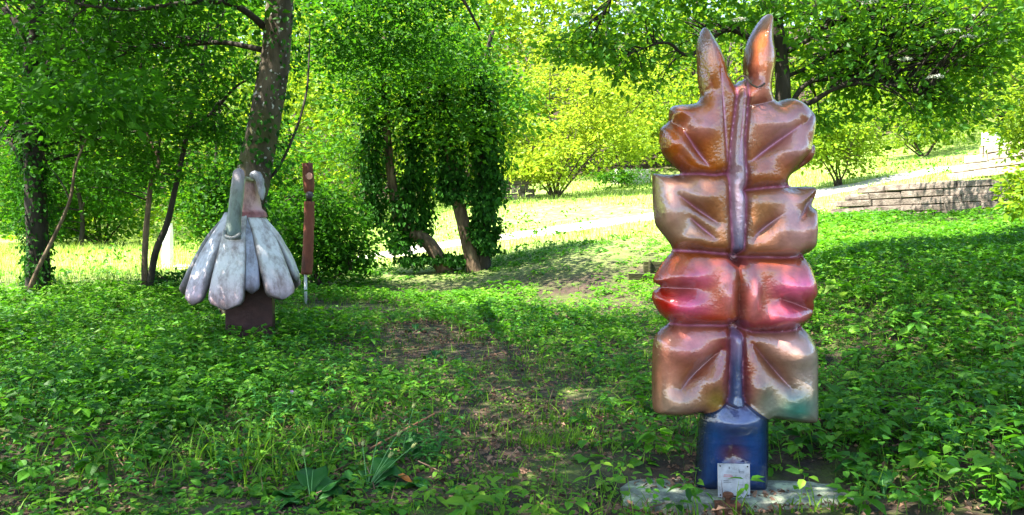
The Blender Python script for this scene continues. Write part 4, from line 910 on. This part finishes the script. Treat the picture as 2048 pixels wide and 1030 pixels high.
bush('pale_shrub', 'pale sunlit shrub leaning over the bright white wall piece', on_ground(1255, 350, 38.6), [ell(1262, 290, 38.6, 60, 36, 1.2, 90)], M['leaf_far'], .16, 20, .5, 2, .07)

# elder behind the large sculpture
def elder_blossom(root):
    mb = MB()
    for (px, py) in [(1255, 25), (1248, 8), (1740, 5), (1870, 155), (1935, 75), (2010, 85), (1810, 120), (1905, 62), (1480, 40), (1160, 30), (1960, 30)]:
        c = P(px, py, 9.2 + rng.uniform(-.3, .3)); n = 90
        a = rng.uniform(0, 2 * math.pi, n); r = .085 * np.sqrt(rng.random(n))
        pos = c + np.stack([r * np.cos(a), r * np.sin(a), .02 * (1 - (r / .085) ** 2) + rng.normal(0, .006, n)], -1)
        leaves(mb, pos, rand_dirs(n, 0, .3), rand_dirs(n, 1.2), .02 * rng.uniform(.7, 1.2, n), .9, 0)
    part(mb, 'blossom', leaf_mat('elder_blossom', (.5, .5, .4), (.75, .75, .66), (.4, .4, .3), .2), root)
D = 10.2; g = on_ground(1545, 560, D)
ES = [([g + [0, 0, -.1], P(1548, 420, D), P(1555, 300, D), P(1566, 190, D), P(1560, 100, D), P(1540, -40, D), P(1500, -180, D)], .14, .05),
      ([P(1566, 215, D), P(1620, 205, D - .1), P(1668, 178, D - .2), P(1725, 166, D - .3), P(1790, 172, D - .4), P(1850, 190, D - .4)], .04, .012),
      ([P(1562, 250, D), P(1610, 170, D), P(1690, 150, D), P(1760, 90, D), P(1820, 60, D)], .035, .012),
      ([P(1560, 110, D), P(1640, 60, D), P(1700, -40, D)], .04, .015),
      ([P(1556, 120, D), P(1460, 60, D), P(1380, 110, D - .3), P(1330, 85, D - .4), P(1250, 110, D - .5)], .035, .010),
      ([P(1545, 0, D), P(1400, -60, D - .4), P(1250, -30, D - .6), P(1190, 60, D - .6)], .04, .010),
      ([P(1562, 160, D), P(1640, 110, D + .3), P(1630, 0, D + .3)], .03, .012)]
tree('elder_tree', 'spreading elder tree with white flower heads arching behind the leaf sculpture', 'tree', g, ES,
     [ell(1740, 40, 10.2, 240, 120, 1.3, 190), ell(1850, 170, 10, 130, 110, .9, 95), ell(1450, 40, 10.4, 170, 90, 1.2, 120), ell(1230, 90, 9.9, 110, 90, .8, 85), ell(1960, 90, 10, 130, 140, 1, 110), ell(1640, 190, 10.6, 80, 80, .8, 45), ((4.2, 8.4, 5.8), (3.4, 2.6, 1.4), 150), ((7.3, 16.2, 5.2), (1.7, 1.3, .8), 130)],
     M['leaf_elder'], M['bark_dark'], leaf=.095, per=22, spread=.36, twig_every=2, detail=0, width=.5, extra=elder_blossom)
# shade trees out of view beside and behind the viewer
tree('shade_tree', 'broad crowned tree standing behind the viewer and shading the clearing', 'tree', (-6.2, -2.5, float(ground_z(-6.2, -2.5))),
     [([(-6.2, -2.5, -.1), (-6.1, -2.3, 2), (-5.8, -1.6, 4.5), (-5.4, -.6, 7)], .25, .1), ([(-5.9, -1.9, 3.5), (-4, .5, 5.4), (-2, 2.2, 6.6)], .1, .03), ([(-6, -2, 3), (-8.5, .5, 5.2), (-9.5, 3, 6.4)], .1, .03)],
     [((-6.5, 2.0, 7.0), (4.6, 4.0, 1.8), 700), ((-10, 6.0, 6.6), (3.2, 3.6, 1.6), 380)], M['leaf_tree'], M['bark'], leaf=.12, per=26, spread=.6, twig_every=6)
tree('shade_tree', 'second broad crowned tree behind the viewer on the uphill side', 'tree', (-1.8, -4, float(ground_z(-1.8, -4))),
     [([(-1.8, -4, -.1), (-1.8, -3.6, 2), (-1.9, -2.4, 4.5), (-1.8, -.8, 7)], .22, .1), ([(-1.8, -3, 3.2), (-1.2, .2, 5.4), (-.8, 2, 6.6)], .09, .03), ([(-1.8, -2.6, 3.8), (-3, 0, 5.6), (-3.4, 2.2, 6.6)], .09, .03)],
     [((-1.6, 2.9, 7.0), (3.0, 3.2, 1.6), 620)], M['leaf_tree'], M['bark'], leaf=.12, per=26, spread=.6, twig_every=6)
tree('shade_tree', 'slender tree beyond the right edge whose crown shades the leafy bank', 'tree', (7.4, 3.6, float(ground_z(7.4, 3.6))),
     [([(7.4, 3.6, .5), (7.3, 3.7, 3), (6.4, 4.6, 5), (4.6, 5.6, 7)], .16, .06)],
     [((3.6, 6.2, 6.9), (3.0, 2.4, 1.3), 330)], M['leaf_tree'], M['bark'], leaf=.12, per=26, spread=.6, twig_every=6)

# ------------------------------------------------------------------ woodland behind
def woodland():
    mb = MB(); tr = MB()
    for (x0, x1, y0, y1, n, zlo, zhi, r) in [(-34, -3, 31, 42, 420, 0, 9, 1.3), (-45, 46, 44, 58, 620, 0, 15, 1.9), (16, 44, 33, 46, 240, .4, 10, 1.5), (-6, 14, 41, 45, 130, 0, 5, 1.2), (-60, 60, 60, 75, 420, 0, 18, 2.6)]:
        x = rng.uniform(x0, x1, n); y = rng.uniform(y0, y1, n)
        zz = ground_z(x, y) + zlo + (zhi - zlo) * rng.random(n) ** .9
        dens = 105
        c = np.stack([x, y, zz], -1)
        d = rand_dirs(n * dens, .25); d[:, 1] -= .3; d = nrm(d)
        rr = r * np.repeat(rng.uniform(.6, 1.25, n), dens) * rng.uniform(.7, 1.1, n * dens)
        pos = np.repeat(c, dens, 0) + d * rr[:, None] * np.array([1.15, 1, .75])
        tint = np.clip(np.repeat(rng.random(n), dens) * .6 + rng.random(n * dens) * .4, 0, 1)
        leaves(mb, pos, nrm(d * [1, 1, .3] + rng.standard_normal((n * dens, 3)) * .5 + [0, 0, -.2]), d * .7 + rng.standard_normal((n * dens, 3)) * .8 + [0, 0, .5], r * .22 * rng.uniform(.6, 1.3, n * dens), .62, 0, tint=tint)
    o = mb.build('woodland', M['leaf_far']); tag(o, 'dense sunlit green woodland filling the slope behind the meadow', 'woodland', kind='stuff')
    for k in range(60):
        x = rng.uniform(-32, 32); y = rng.uniform(34, 56); z = float(ground_z(x, y))
        if -9 < x < 14 and y < 44: continue
        tube(tr, limb_path((x, y, z - .2), (x + rng.normal(0, .8), y, z + rng.uniform(5, 10)), 0, 7), np.linspace(rng.uniform(.1, .22), .05, 7), 6, .04)
    tag(tr.build('woodland_trunks', M['bark_dark'], smooth=True), 'thin grey trunks standing inside the far wood', 'woodland', kind='stuff')
woodland()

# ------------------------------------------------------------------ ground vegetation
TRAIL = np.array([on_ground(px, py, 1.6 * F / (py - 400))[:2] for (px, py) in [(1075, 1040), (1050, 950), (1040, 870), (1075, 790), (1000, 720), (900, 690), (760, 640), (700, 610)]])
TRAIL = smooth_poly(TRAIL, 60)
TRAIL_W = np.interp(np.linspace(0, 1, 60), [0, .3, .6, 1], [.34, .4, .5, .8])
def trail_f(x, y):
    """1 on the trodden trail, 0 away from it"""
    p = np.stack([x, y], -1); best = np.zeros(len(p))
    for c, w in zip(TRAIL, TRAIL_W): best = np.maximum(best, np.exp(-((((p - c) * [1, .8]) ** 2).sum(1)) / w ** 2))
    return best
def vnoise(x, y, s, seed=0):
    r = np.random.default_rng(seed); out = np.zeros(len(x))
    for _ in range(7):
        a = r.uniform(0, 2 * math.pi); f = s * r.uniform(.5, 1.6); out += np.sin((x * math.cos(a) + y * math.sin(a)) * f + r.uniform(0, 6.3))
    return out / 7 * 1.6
def scatter(n, ylo, yhi, margin=1.2, slope=.68):
    y = np.sqrt(rng.uniform(ylo ** 2, yhi ** 2, n)); x = rng.uniform(-1, 1, n) * (y * slope + margin)
    return x, y
def blocked(x, y):
    b = (np.abs(x - 1.22) < .63) & (y > 4.27) & (y < 4.66)
    b |= (np.abs(x - P(503, 600, 9.1)[0]) < .25) & (np.abs(y - 9.1) < .25)
    b |= (np.abs(x - P(503, 600, 9.1)[0] * y / 9.1) < .34) & (y > 8.1) & (y < 9.0) & (rng.random(len(x)) < .65)
    return b
def undergrowth():
    mb = MB(); st = MB()
    for (n, ylo, yhi, det, nl, ls, hh) in [(10500, 3.7, 8.2, 1, 6, .06, (.06, .26)), (8500, 3.7, 8.2, 1, 5, .03, (.02, .08)), (19000, 8.2, 14.2, 0, 6, .074, (.06, .28)), (16000, 14.2, 21.5, 0, 6, .085, (.04, .2))]:
        x, y = scatter(n, ylo, yhi)
        tf = trail_f(x, y); ns = vnoise(x, y, 2.2, 3)
        right = np.clip((x - .3 * y + .2) / 1.5, 0, 1); left = np.clip((-x - .12 * y) / 1.2, 0, 1)
        dens = .46 + .5 * np.exp(-((x - 1.7) / 1.3) ** 2 - ((y - 4.9) / 1.0) ** 2) + .55 * ns + .3 * right + .35 * left - .58 * tf
        if ls < .04: dens = .4 + .4 * tf + .4 * ns
        if ylo > 14: dens = .5 + .4 * ns + .3 * right - .9 * np.clip((y - 18.5) / 2.5, 0, 1) * (x < 5)
        dens = np.where((x < -4.5) & (y > 15), dens * .25, dens)
        # bare mound of soil in front of the path
        mound = np.exp(-((x - 1.0) / 1.6) ** 2 - ((y - 16.3) / 1.3) ** 2); dens -= .45 * mound
        k = (rng.random(n) < dens) & ~blocked(x, y) & ~((np.abs(x - 1.2) < .75) & (y < 4.28) & (rng.random(n) < .2)); x, y = x[k], y[k]; m = len(x)
        z = ground_z(x, y); big = np.clip(.55 + .5 * vnoise(x, y, 1.3, 9) + .35 * right[k] + .2 * left[k], .25, 1.3)
        h = rng.uniform(hh[0], hh[1], m) * big
        top = np.stack([x + rng.normal(0, .25, m) * h, y + rng.normal(0, .25, m) * h, z + h], -1); bot = np.stack([x, y, z - .02], -1)
        a0 = rng.uniform(0, 2 * math.pi, m); ti = np.clip(.56 + .35 * vnoise(x, y, .9, 21) + rng.normal(0, .22, m), 0, 1)
        kw = rng.choice([.42, .62, .75, .85], m); ks = rng.choice([.6, .9, 1.1, 1.5, 2.0], m, p=[.27, .4, .22, .08, .03])
        ti = np.clip(ti + .45 * trail_f(x, y) * (y < 15) + .25 * np.exp(-((y - 14) / 2.5) ** 2) - .12 * left[k], 0, 1)
        for j in range(nl):
            a = a0 + j * 2 * math.pi / nl * (1 if j < 3 else 1.13) + rng.normal(0, .25, m)
            lev = 0 if j < 4 else rng.uniform(.15, .45, m)
            dr = np.stack([np.cos(a), np.sin(a), rng.normal(-.05, .25, m)], -1)
            pos = top - (top - bot) * np.reshape(lev, (-1, 1)) if np.ndim(lev) else top
            pos = pos + dr * (.012 + .25 * ls * rng.random((m, 1)))
            sz = ls * rng.uniform(.6, 1.25, m) * (.7 + .4 * big) * ks
            leaves(mb, pos, dr, rand_dirs(m, 0) * .33 + [0, 0, 1], sz, kw[:, None], det, .22, .22, np.clip(ti + rng.normal(0, .12, m), 0, 1))
        sd_ = nrm(np.stack([np.cos(a0), np.sin(a0), 0 * a0], -1)) * (.0022 if det else .003)
        v = np.stack([bot - sd_, bot + sd_, top + sd_ * .6, top - sd_ * .6], 1).reshape(-1, 3); i = np.arange(m) * 4
        st.add(v, None, np.stack([i, i + 1, i + 2, i + 3], -1), np.repeat(np.clip(ti + .3, 0, 1), 4))
    mb.v += st.v; mb.t += st.t; mb.c += st.c
    mb.f4 += [f + mb.n for f in st.f4]; mb.n += st.n
    tag(mb.build('undergrowth', M['leaf_under']), 'carpet of small leafy green plants covering the woodland floor', 'undergrowth', kind='stuff')
undergrowth()
def blades(mb, x, y, hgt, wid, bend=.5, segs=3):
    m = len(x); z = ground_z(x, y); a = rng.uniform(0, 2 * math.pi, m)
    d = np.stack([np.cos(a), np.sin(a), np.zeros(m)], -1); s = np.stack([-np.sin(a), np.cos(a), np.zeros(m)], -1)
    h = hgt * rng.uniform(.5, 1.2, m); be = bend * rng.uniform(.2, 1.2, m) * h
    base = np.stack([x, y, z - .02], -1); V = []
    for k in range(segs + 1):
        t = k / segs; c = base + d * (be * t * t)[:, None] + np.array([0, 0, 1]) * (h * (t - .25 * t * t))[:, None]
        w = (wid * (1 - t ** 1.6) + .0004)
        V += [c - s * np.reshape(w, (-1, 1)), c + s * np.reshape(w, (-1, 1))]
    V = np.stack(V, 1).reshape(-1, 3); k = 2 * (segs + 1); i = np.arange(m)[:, None] * k + np.arange(segs)[None] * 2
    f = np.stack([i, i + 1, i + 3, i + 2], -1).reshape(-1, 4)
    mb.add(V, None, f, np.repeat(rng.random(m), k))
def grass():
    mb = MB()
    # tufts along the trail and loose blades in the shade
    tx, ty = scatter(700, 3.9, 13); k = ((trail_f(tx, ty) > .12) & (rng.random(700) < .8)) | (rng.random(700) < .2); tx, ty = tx[k], ty[k]
    for x0, y0 in zip(tx, ty):
        n = rng.integers(10, 34); r = rng.uniform(.04, .13)
        x, y = x0 + rng.normal(0, r, n), y0 + rng.normal(0, r, n); k = ~blocked(x, y)
        blades(mb, x[k], y[k], rng.uniform(.07, .17), .0032, .8)
    x, y = scatter(3600, 3.8, 9); k = ~blocked(x, y) & (vnoise(x, y, 1.5, 5) > -.1); blades(mb, x[k], y[k], .19, .0032, 1.0)
    x, y = scatter(5200, 8, 16); k = ~blocked(x, y) & (vnoise(x, y, 1.2, 15) > -.1); blades(mb, x[k], y[k], .17, .005, 1.0, 2)
    # longer blades at the lower left of the view and before the slab
    for (px, py, n, h, r) in [(560, 960, 60, .34, .2), (470, 930, 50, .36, .18), (640, 890, 30, .3, .16), (230, 960, 26, .3, .2), (1090, 905, 150, .12, .14), (1250, 830, 60, .17, .15), (1600, 1010, 16, .26, .1), (1500, 1035, 30, .14, .2), (1330, 1035, 30, .14, .15), (1650, 1035, 30, .15, .12), (1150, 850, 70, .13, .2), (820, 850, 30, .26, .2), (1250, 990, 20, .2, .15), (1700, 990, 26, .16, .12), (900, 800, 40, .15, .2)]:
        d = 1.6 * F / (py - 400); c = on_ground(px, py, d); x, y = c[0] + rng.normal(0, r, n), c[1] + rng.normal(0, r * .6, n); k = ~blocked(x, y)
        blades(mb, x[k], y[k], h, .005, .9, 5)
    tag(mb.build('grass', M['grass']), 'loose tufts and blades of grass among the woodland plants', 'grass', kind='stuff')
    mb = MB()
    x, y = scatter(52000, 18.5, 42, 2, .66); z = ground_z(x, y)
    k = (vnoise(x, y, .6, 31) > -.55); x, y = x[k], y[k]
    p = TRAIL
    c = np.array([on_ground(*a)[:2] for a in [(300, 545, 20.5), (560, 532, 21), (730, 518, 22), (900, 487, 23), (1100, 463, 24), (1300, 433, 25), (1500, 418, 25.5), (1640, 412, 26), (1900, 395, 27)]])
    yp = np.interp(x, c[:, 0], c[:, 1]); k = np.abs(y - yp) > .85; x, y = x[k], y[k]
    blades(mb, x, y, .26, .012, .6, 2)
    x, y = scatter(16000, 14.6, 27, 1, .68); k = (x < -4.2 - .4 * np.sin(y * 2)); x, y = x[k], y[k]; blades(mb, x, y, .42, .008, .6, 3)
    tag(mb.build('meadow_grass', M['meadow']), 'sun bleached tall meadow grass beyond the trees', 'grass', kind='stuff')
grass()
def meadow_weeds():
    mb = MB(); x, y = scatter(420, 20, 39, 0, .6); k = (vnoise(x, y, .5, 77) > .15); x, y = x[k], y[k]
    c = np.stack([x, y, ground_z(x, y) + rng.uniform(.1, .35, len(x))], -1)
    sprays(mb, c, 34, rng.uniform(.35, .8, len(x)), .1, .45)
    tag(mb.build('meadow_weeds', M['leaf_tree']), 'green weed clumps scattered through the sunlit meadow grass', 'weeds', kind='stuff')
meadow_weeds()
def nettles():
    mb = MB(); cx_, cy_ = scatter(60, 4.4, 11, .8); X = []; Y = []
    for a, b in zip(cx_, cy_):
        n = rng.integers(3, 14); r = rng.uniform(.1, .35); X.append(a + rng.normal(0, r, n)); Y.append(b + rng.normal(0, r, n))
    x, y = np.concatenate(X), np.concatenate(Y); k = ~blocked(x, y) & (trail_f(x, y) < .35) & ~((y < 5) & (np.abs(x - 1.2) < .9)); x, y = x[k], y[k]; m = len(x)
    z = ground_z(x, y); h = rng.uniform(.14, .34, m); lean = rng.normal(0, .12, (m, 2)); a0 = rng.uniform(0, 6.3, m); ti = rng.random(m)
    for lev in range(5):
        f = .3 + .7 * lev / 4; c = np.stack([x + lean[:, 0] * h * f * 2, y + lean[:, 1] * h * f * 2, z + h * f], -1)
        for sgn in (0, math.pi):
            a = a0 + lev * math.pi / 2 + sgn + rng.normal(0, .2, m); dr = np.stack([np.cos(a), np.sin(a), rng.uniform(-.1, .5, m)], -1)
            leaves(mb, c, dr, rand_dirs(m) * .25 + [0, 0, 1], rng.uniform(.04, .085, m) * (1.15 - .5 * f), .45, 1, .25, .4, ti)
    b = np.stack([x, y, z - .02], -1); t = np.stack([x + lean[:, 0] * h * 2, y + lean[:, 1] * h * 2, z + h], -1)
    sd_ = np.stack([np.cos(a0), np.sin(a0), 0 * a0], -1) * .0022; i = np.arange(m) * 4
    mb.add(np.stack([b - sd_, b + sd_, t + sd_ * .5, t - sd_ * .5], 1).reshape(-1, 3), None, np.stack([i, i + 1, i + 2, i + 3], -1), np.repeat(ti, 4))
    tag(mb.build('nettles', M['broad']), 'taller dark green nettle stems standing in loose clumps among the undergrowth', 'weeds', kind='stuff')
nettles()
def litter():
    mb = MB(); x, y = scatter(26000, 3.8, 12)
    k = (rng.random(len(x)) < .3 + .7 * trail_f(x, y)) & ~blocked(x, y); x, y = x[k], y[k]; n = len(x)
    pos = np.stack([x, y, ground_z(x, y) + rng.uniform(.004, .03, n)], -1)
    leaves(mb, pos, rand_dirs(n, 0, .25), rand_dirs(n, 1.3), rng.uniform(.02, .058, n), .6, 0, .45, .2)
    x, y = scatter(9000, 3.85, 6.6); k = ~blocked(x, y); x, y = x[k], y[k]; n = len(x)
    leaves(mb, np.stack([x, y, ground_z(x, y) + rng.uniform(.004, .025, n)], -1), rand_dirs(n, 0, .3), rand_dirs(n, 1.2), rng.uniform(.014, .045, n), .6, 0, .45, .2)
    # leaves blown onto the slab
    n = 150; x = rng.normal(1.0, .14, n); y = rng.uniform(4.45, 4.6, n)
    leaves(mb, np.stack([x, y, .004 + rng.uniform(0, .02, n)], -1), rand_dirs(n, 0, .2), rand_dirs(n, 1.3), rng.uniform(.02, .05, n), .6, 1, .35, .2)
    n = 60; x = rng.normal(1.35, .12, n); y = rng.uniform(4.29, 4.42, n)
    leaves(mb, np.stack([x, y, .004 + rng.uniform(0, .02, n)], -1), rand_dirs(n, 0, .2), rand_dirs(n, 1.3), rng.uniform(.02, .045, n), .6, 1, .35, .2)
    x, y = scatter(900, 3.9, 12); k = ~blocked(x, y); blades(mb, x[k], y[k], .16, .003, 1.3, 3)
    for _ in range(260):
        x, y = scatter(1, 3.9, 10); x, y = x[0], y[0]
        if blocked(np.array([x]), np.array([y]))[0]: continue
        a = rng.uniform(0, math.pi); L = rng.uniform(.08, .35); z = float(ground_z(x, y)) + .02
        tube(mb, limb_path((x, y, z), (x + L * math.cos(a), y + L * math.sin(a), z + rng.uniform(0, .05)), 0, 5, .2), .0035, 4, .1, tint=rng.random())
    tag(mb.build('leaf_litter', M['litter']), 'brown dead leaves and twigs strewn on the bare soil', 'litter', kind='stuff')
litter()

# ------------------------------------------------------------------ single plants and bits in the foreground
def big_leaf(root, base, direction, length, width, arch, mat, petiole=.25):
    """broad spoon shaped leaf on a winged stalk with a pale raised midrib"""
    n, k = 12, 7; t = np.linspace(0, 1, n)
    d = nrm(np.array(direction, float)); dh = nrm(np.array([d[0], d[1], 0])); side = np.array([-dh[1], dh[0], 0])
    c = np.asarray(base) + d * (length * t)[:, None] - np.array([0, 0, 1]) * (arch * length * t ** 2.2)[:, None]
    w = width * np.where(t < petiole, .08 + .1 * t / petiole, np.sin(np.clip((t - petiole) / (1 - petiole), 0, 1) ** 1.0 * math.pi * .93 + .06) ** .7); w[-1] = .004
    s = np.linspace(-1, 1, k); up = nrm(np.cross(side, nrm(np.gradient(c, axis=0)))); up *= np.sign(up[:, 2:3] + 1e-6)
    v = c[:, None] + (w[:, None] * s[None])[..., None] * side + ((np.abs(s)[None] * w[:, None] * .35) + .012 * np.sin(t * 15 + rng.uniform(0, 6))[:, None] * s[None])[..., None] * up[:, None]
    i = (np.arange(n - 1)[:, None] * k + np.arange(k - 1)[None]).ravel(); mb = MB()
    mb.add(v.reshape(-1, 3), None, np.stack([i, i + 1, i + k + 1, i + k], -1), rng.uniform(.1, .9))
    o = part(mb, 'leaf', mat, root, True); so = o.modifiers.new('thickness', 'SOLIDIFY'); so.thickness = .0015
    mb = MB(); tube(mb, c + up * .002, np.linspace(.005, .0012, n), 5, tint=1.0); mb.v = [x - np.array(root.location) for x in mb.v]
    r = mb.build('leaf_rib', M['rib'], None, True); r.parent = o
    return o
M['rib'] = leaf_mat('leaf_rib', (.06, .16, .04), (.11, .25, .07), (.15, .4, .06), .2)
M['pod'] = leaf_mat('seed_pod', (.22, .26, .07), (.32, .34, .11), (.25, .3, .06), .2)
def rosette(name, label, px, py, specs, stalks=(), group=None, scale=1.15):
    d = 1.6 * F / (py - 400); g = on_ground(px, py, d); root = thing(name, label, 'plant', tuple(g), group)
    for (az, el, L, W, arch) in specs:
        el, W, arch = el * .8, W * 1.35, arch + .15
        a = R(az); big_leaf(root, g + [.015 * math.cos(a), .015 * math.sin(a), 0], (math.cos(a) * math.cos(R(el)), math.sin(a) * math.cos(R(el)), math.sin(R(el))), L * scale, W * scale, arch, M['broad'])
    for (dx, dy, h) in stalks:
        tip = g + np.array([dx * 1.2, dy, h * 1.05]); mb = MB(); tube(mb, limb_path(g, tip, .03, 8, .03), np.linspace(.0035, .0022, 8), 5, tint=.9); s = part(mb, 'stalk', M['rib'], root, True)
        mb = MB(); c = tip; dirv = nrm(tip - g)
        tube(mb, [c - dirv * .006, c, c + dirv * .012, c + dirv * .02], [.003, .009, .011, .008], 7, .08, tint=.6)
        leaves(mb, np.tile(c + dirv * .016, (5, 1)), nrm(dirv + rng.standard_normal((5, 3)) * .45), rand_dirs(5), .022, .5, 0)
        l = np.array(root.location); mb.v = [x - l for x in mb.v]; p = mb.build('seed_pod', M['pod'], None); p.parent = s
    return root
# azimuth: 0 = to the right, 90 = away, 270 = towards the camera
rosette('cowslip_plant', 'broad leaved plant with pale seed pods on leaning stalks in the lower foreground', 735, 985,
        [(20, 50, .24, .045, .35), (50, 62, .25, .05, .2), (95, 45, .2, .045, .4), (165, 48, .22, .045, .45), (215, 35, .2, .05, .5), (285, 28, .18, .05, .6), (335, 36, .23, .05, .5)],
        [(.13, .12, .26), (.1, .02, .17), (.03, .16, .25), (-.04, .14, .2), (.2, .1, .2)])
rosette('cowslip_plant', 'rosette of big ribbed leaves at the bottom edge left of the seed pod plant', 622, 1018,
        [(100, 58, .26, .055, .2), (60, 50, .22, .055, .3), (150, 40, .24, .055, .5), (200, 30, .2, .05, .5), (20, 38, .2, .05, .5), (300, 25, .15, .05, .5)], [(-.05, .1, .22)])
rosette('broad_leaf_plant', 'upright broad leaf pair growing right of the seed pod plant', 800, 930, [(40, 66, .22, .05, .1), (10, 42, .26, .04, .25), (150, 40, .14, .035, .4)], [(.06, .1, .3)])
rosette('broad_leaf_plant', 'low plant with drooping blue green leaves near the trodden soil', 868, 1000, [(150, 48, .2, .045, .6), (60, 30, .2, .045, .6), (345, 35, .18, .04, .6), (250, 25, .14, .04, .5)])
rosette('dock_plant', 'small dock plant with pale veined leaf by the right end of slab', 1770, 1012, [(75, 58, .22, .042, .2), (150, 40, .14, .03, .4), (20, 35, .16, .035, .4)])
rosette('dock_plant', 'single upright light green leaf plant at the lower right edge', 1935, 985, [(120, 62, .26, .04, .2), (40, 35, .14, .03, .4)])
rosette('foxglove_seedling', 'pale green upright leaf plant midway along the trail left side', 868, 720, [(80, 60, .26, .05, .25), (140, 40, .2, .04, .3), (20, 40, .2, .04, .3), (250, 30, .16, .04, .4)], scale=.75)
rosette('foxglove_seedling', 'small pale leaf cluster before the darker plants near mid trail', 832, 668, [(100, 56, .3, .05, .2), (170, 35, .2, .05, .3), (10, 35, .2, .05, .3)], scale=.7)
def dry_stalk():
    a, b = P(740, 897, 5.15), P(868, 828, 5.5); root = thing('dry_stalk', 'orange brown dry stalk leaning over the green plants', 'stick', tuple(a))
    mb = MB(); pts = limb_path(a, b, .0, 14, .02); r = .0065 + .0025 * np.array([0, 0, 1, 0, 0, 0, 1, 0, 0, 0, 1, 0, 0, 0]); tube(mb, pts, r, 7, .05)
    part(mb, 'stem', noise_mat('dry_stalk', [(.3, (.16, .07, .03)), (.7, (.4, .19, .09))], 20, 4, .7, .2), root, True)
    p = P(796, 978, 4.55); p[2] = float(ground_z(p[0], p[1])) + .07
    o = thing('fallen_leaf', 'curled orange fallen leaf among the broad leaved plants', 'leaf', tuple(p)); mb = MB()
    leaves(mb, np.array([p]), np.array([[.9, -.3, -.25]]), np.array([[.1, -.6, .8]]), .1, .38, 1, .5, .3, np.array([.8]))
    part(mb, 'blade', leaf_mat('orange_leaf', (.3, .09, .02), (.5, .17, .03), (.5, .15, .02), .3), o)
    p = P(585, 843, 5.95); p[2] = float(ground_z(p[0], p[1])) + .2
    o = thing('pink_flower', 'tiny pink flower head among the undergrowth leaves', 'flower', tuple(p)); mb = MB()
    th = np.arange(5) * 2 * math.pi / 5; dr = np.stack([np.cos(th), -.35 + 0 * th, np.sin(th)], -1)
    leaves(mb, np.tile(p, (5, 1)), dr, np.tile([0, -1.0, .4], (5, 1)), .016, .8, 1, .1, .1); part(mb, 'petals', leaf_mat('pink_petal', (.5, .2, .45), (.65, .35, .6), (.5, .2, .4), .3), o)
    mb = MB(); tube(mb, [p, p - [.01, -.01, .18]], .0015, 4); part(mb, 'stalk', M['rib'], o)
dry_stalk()
print('tris', sum(len(m.loop_triangles) or len(m.loops) - 2 * len(m.polygons) for m in bpy.data.meshes))
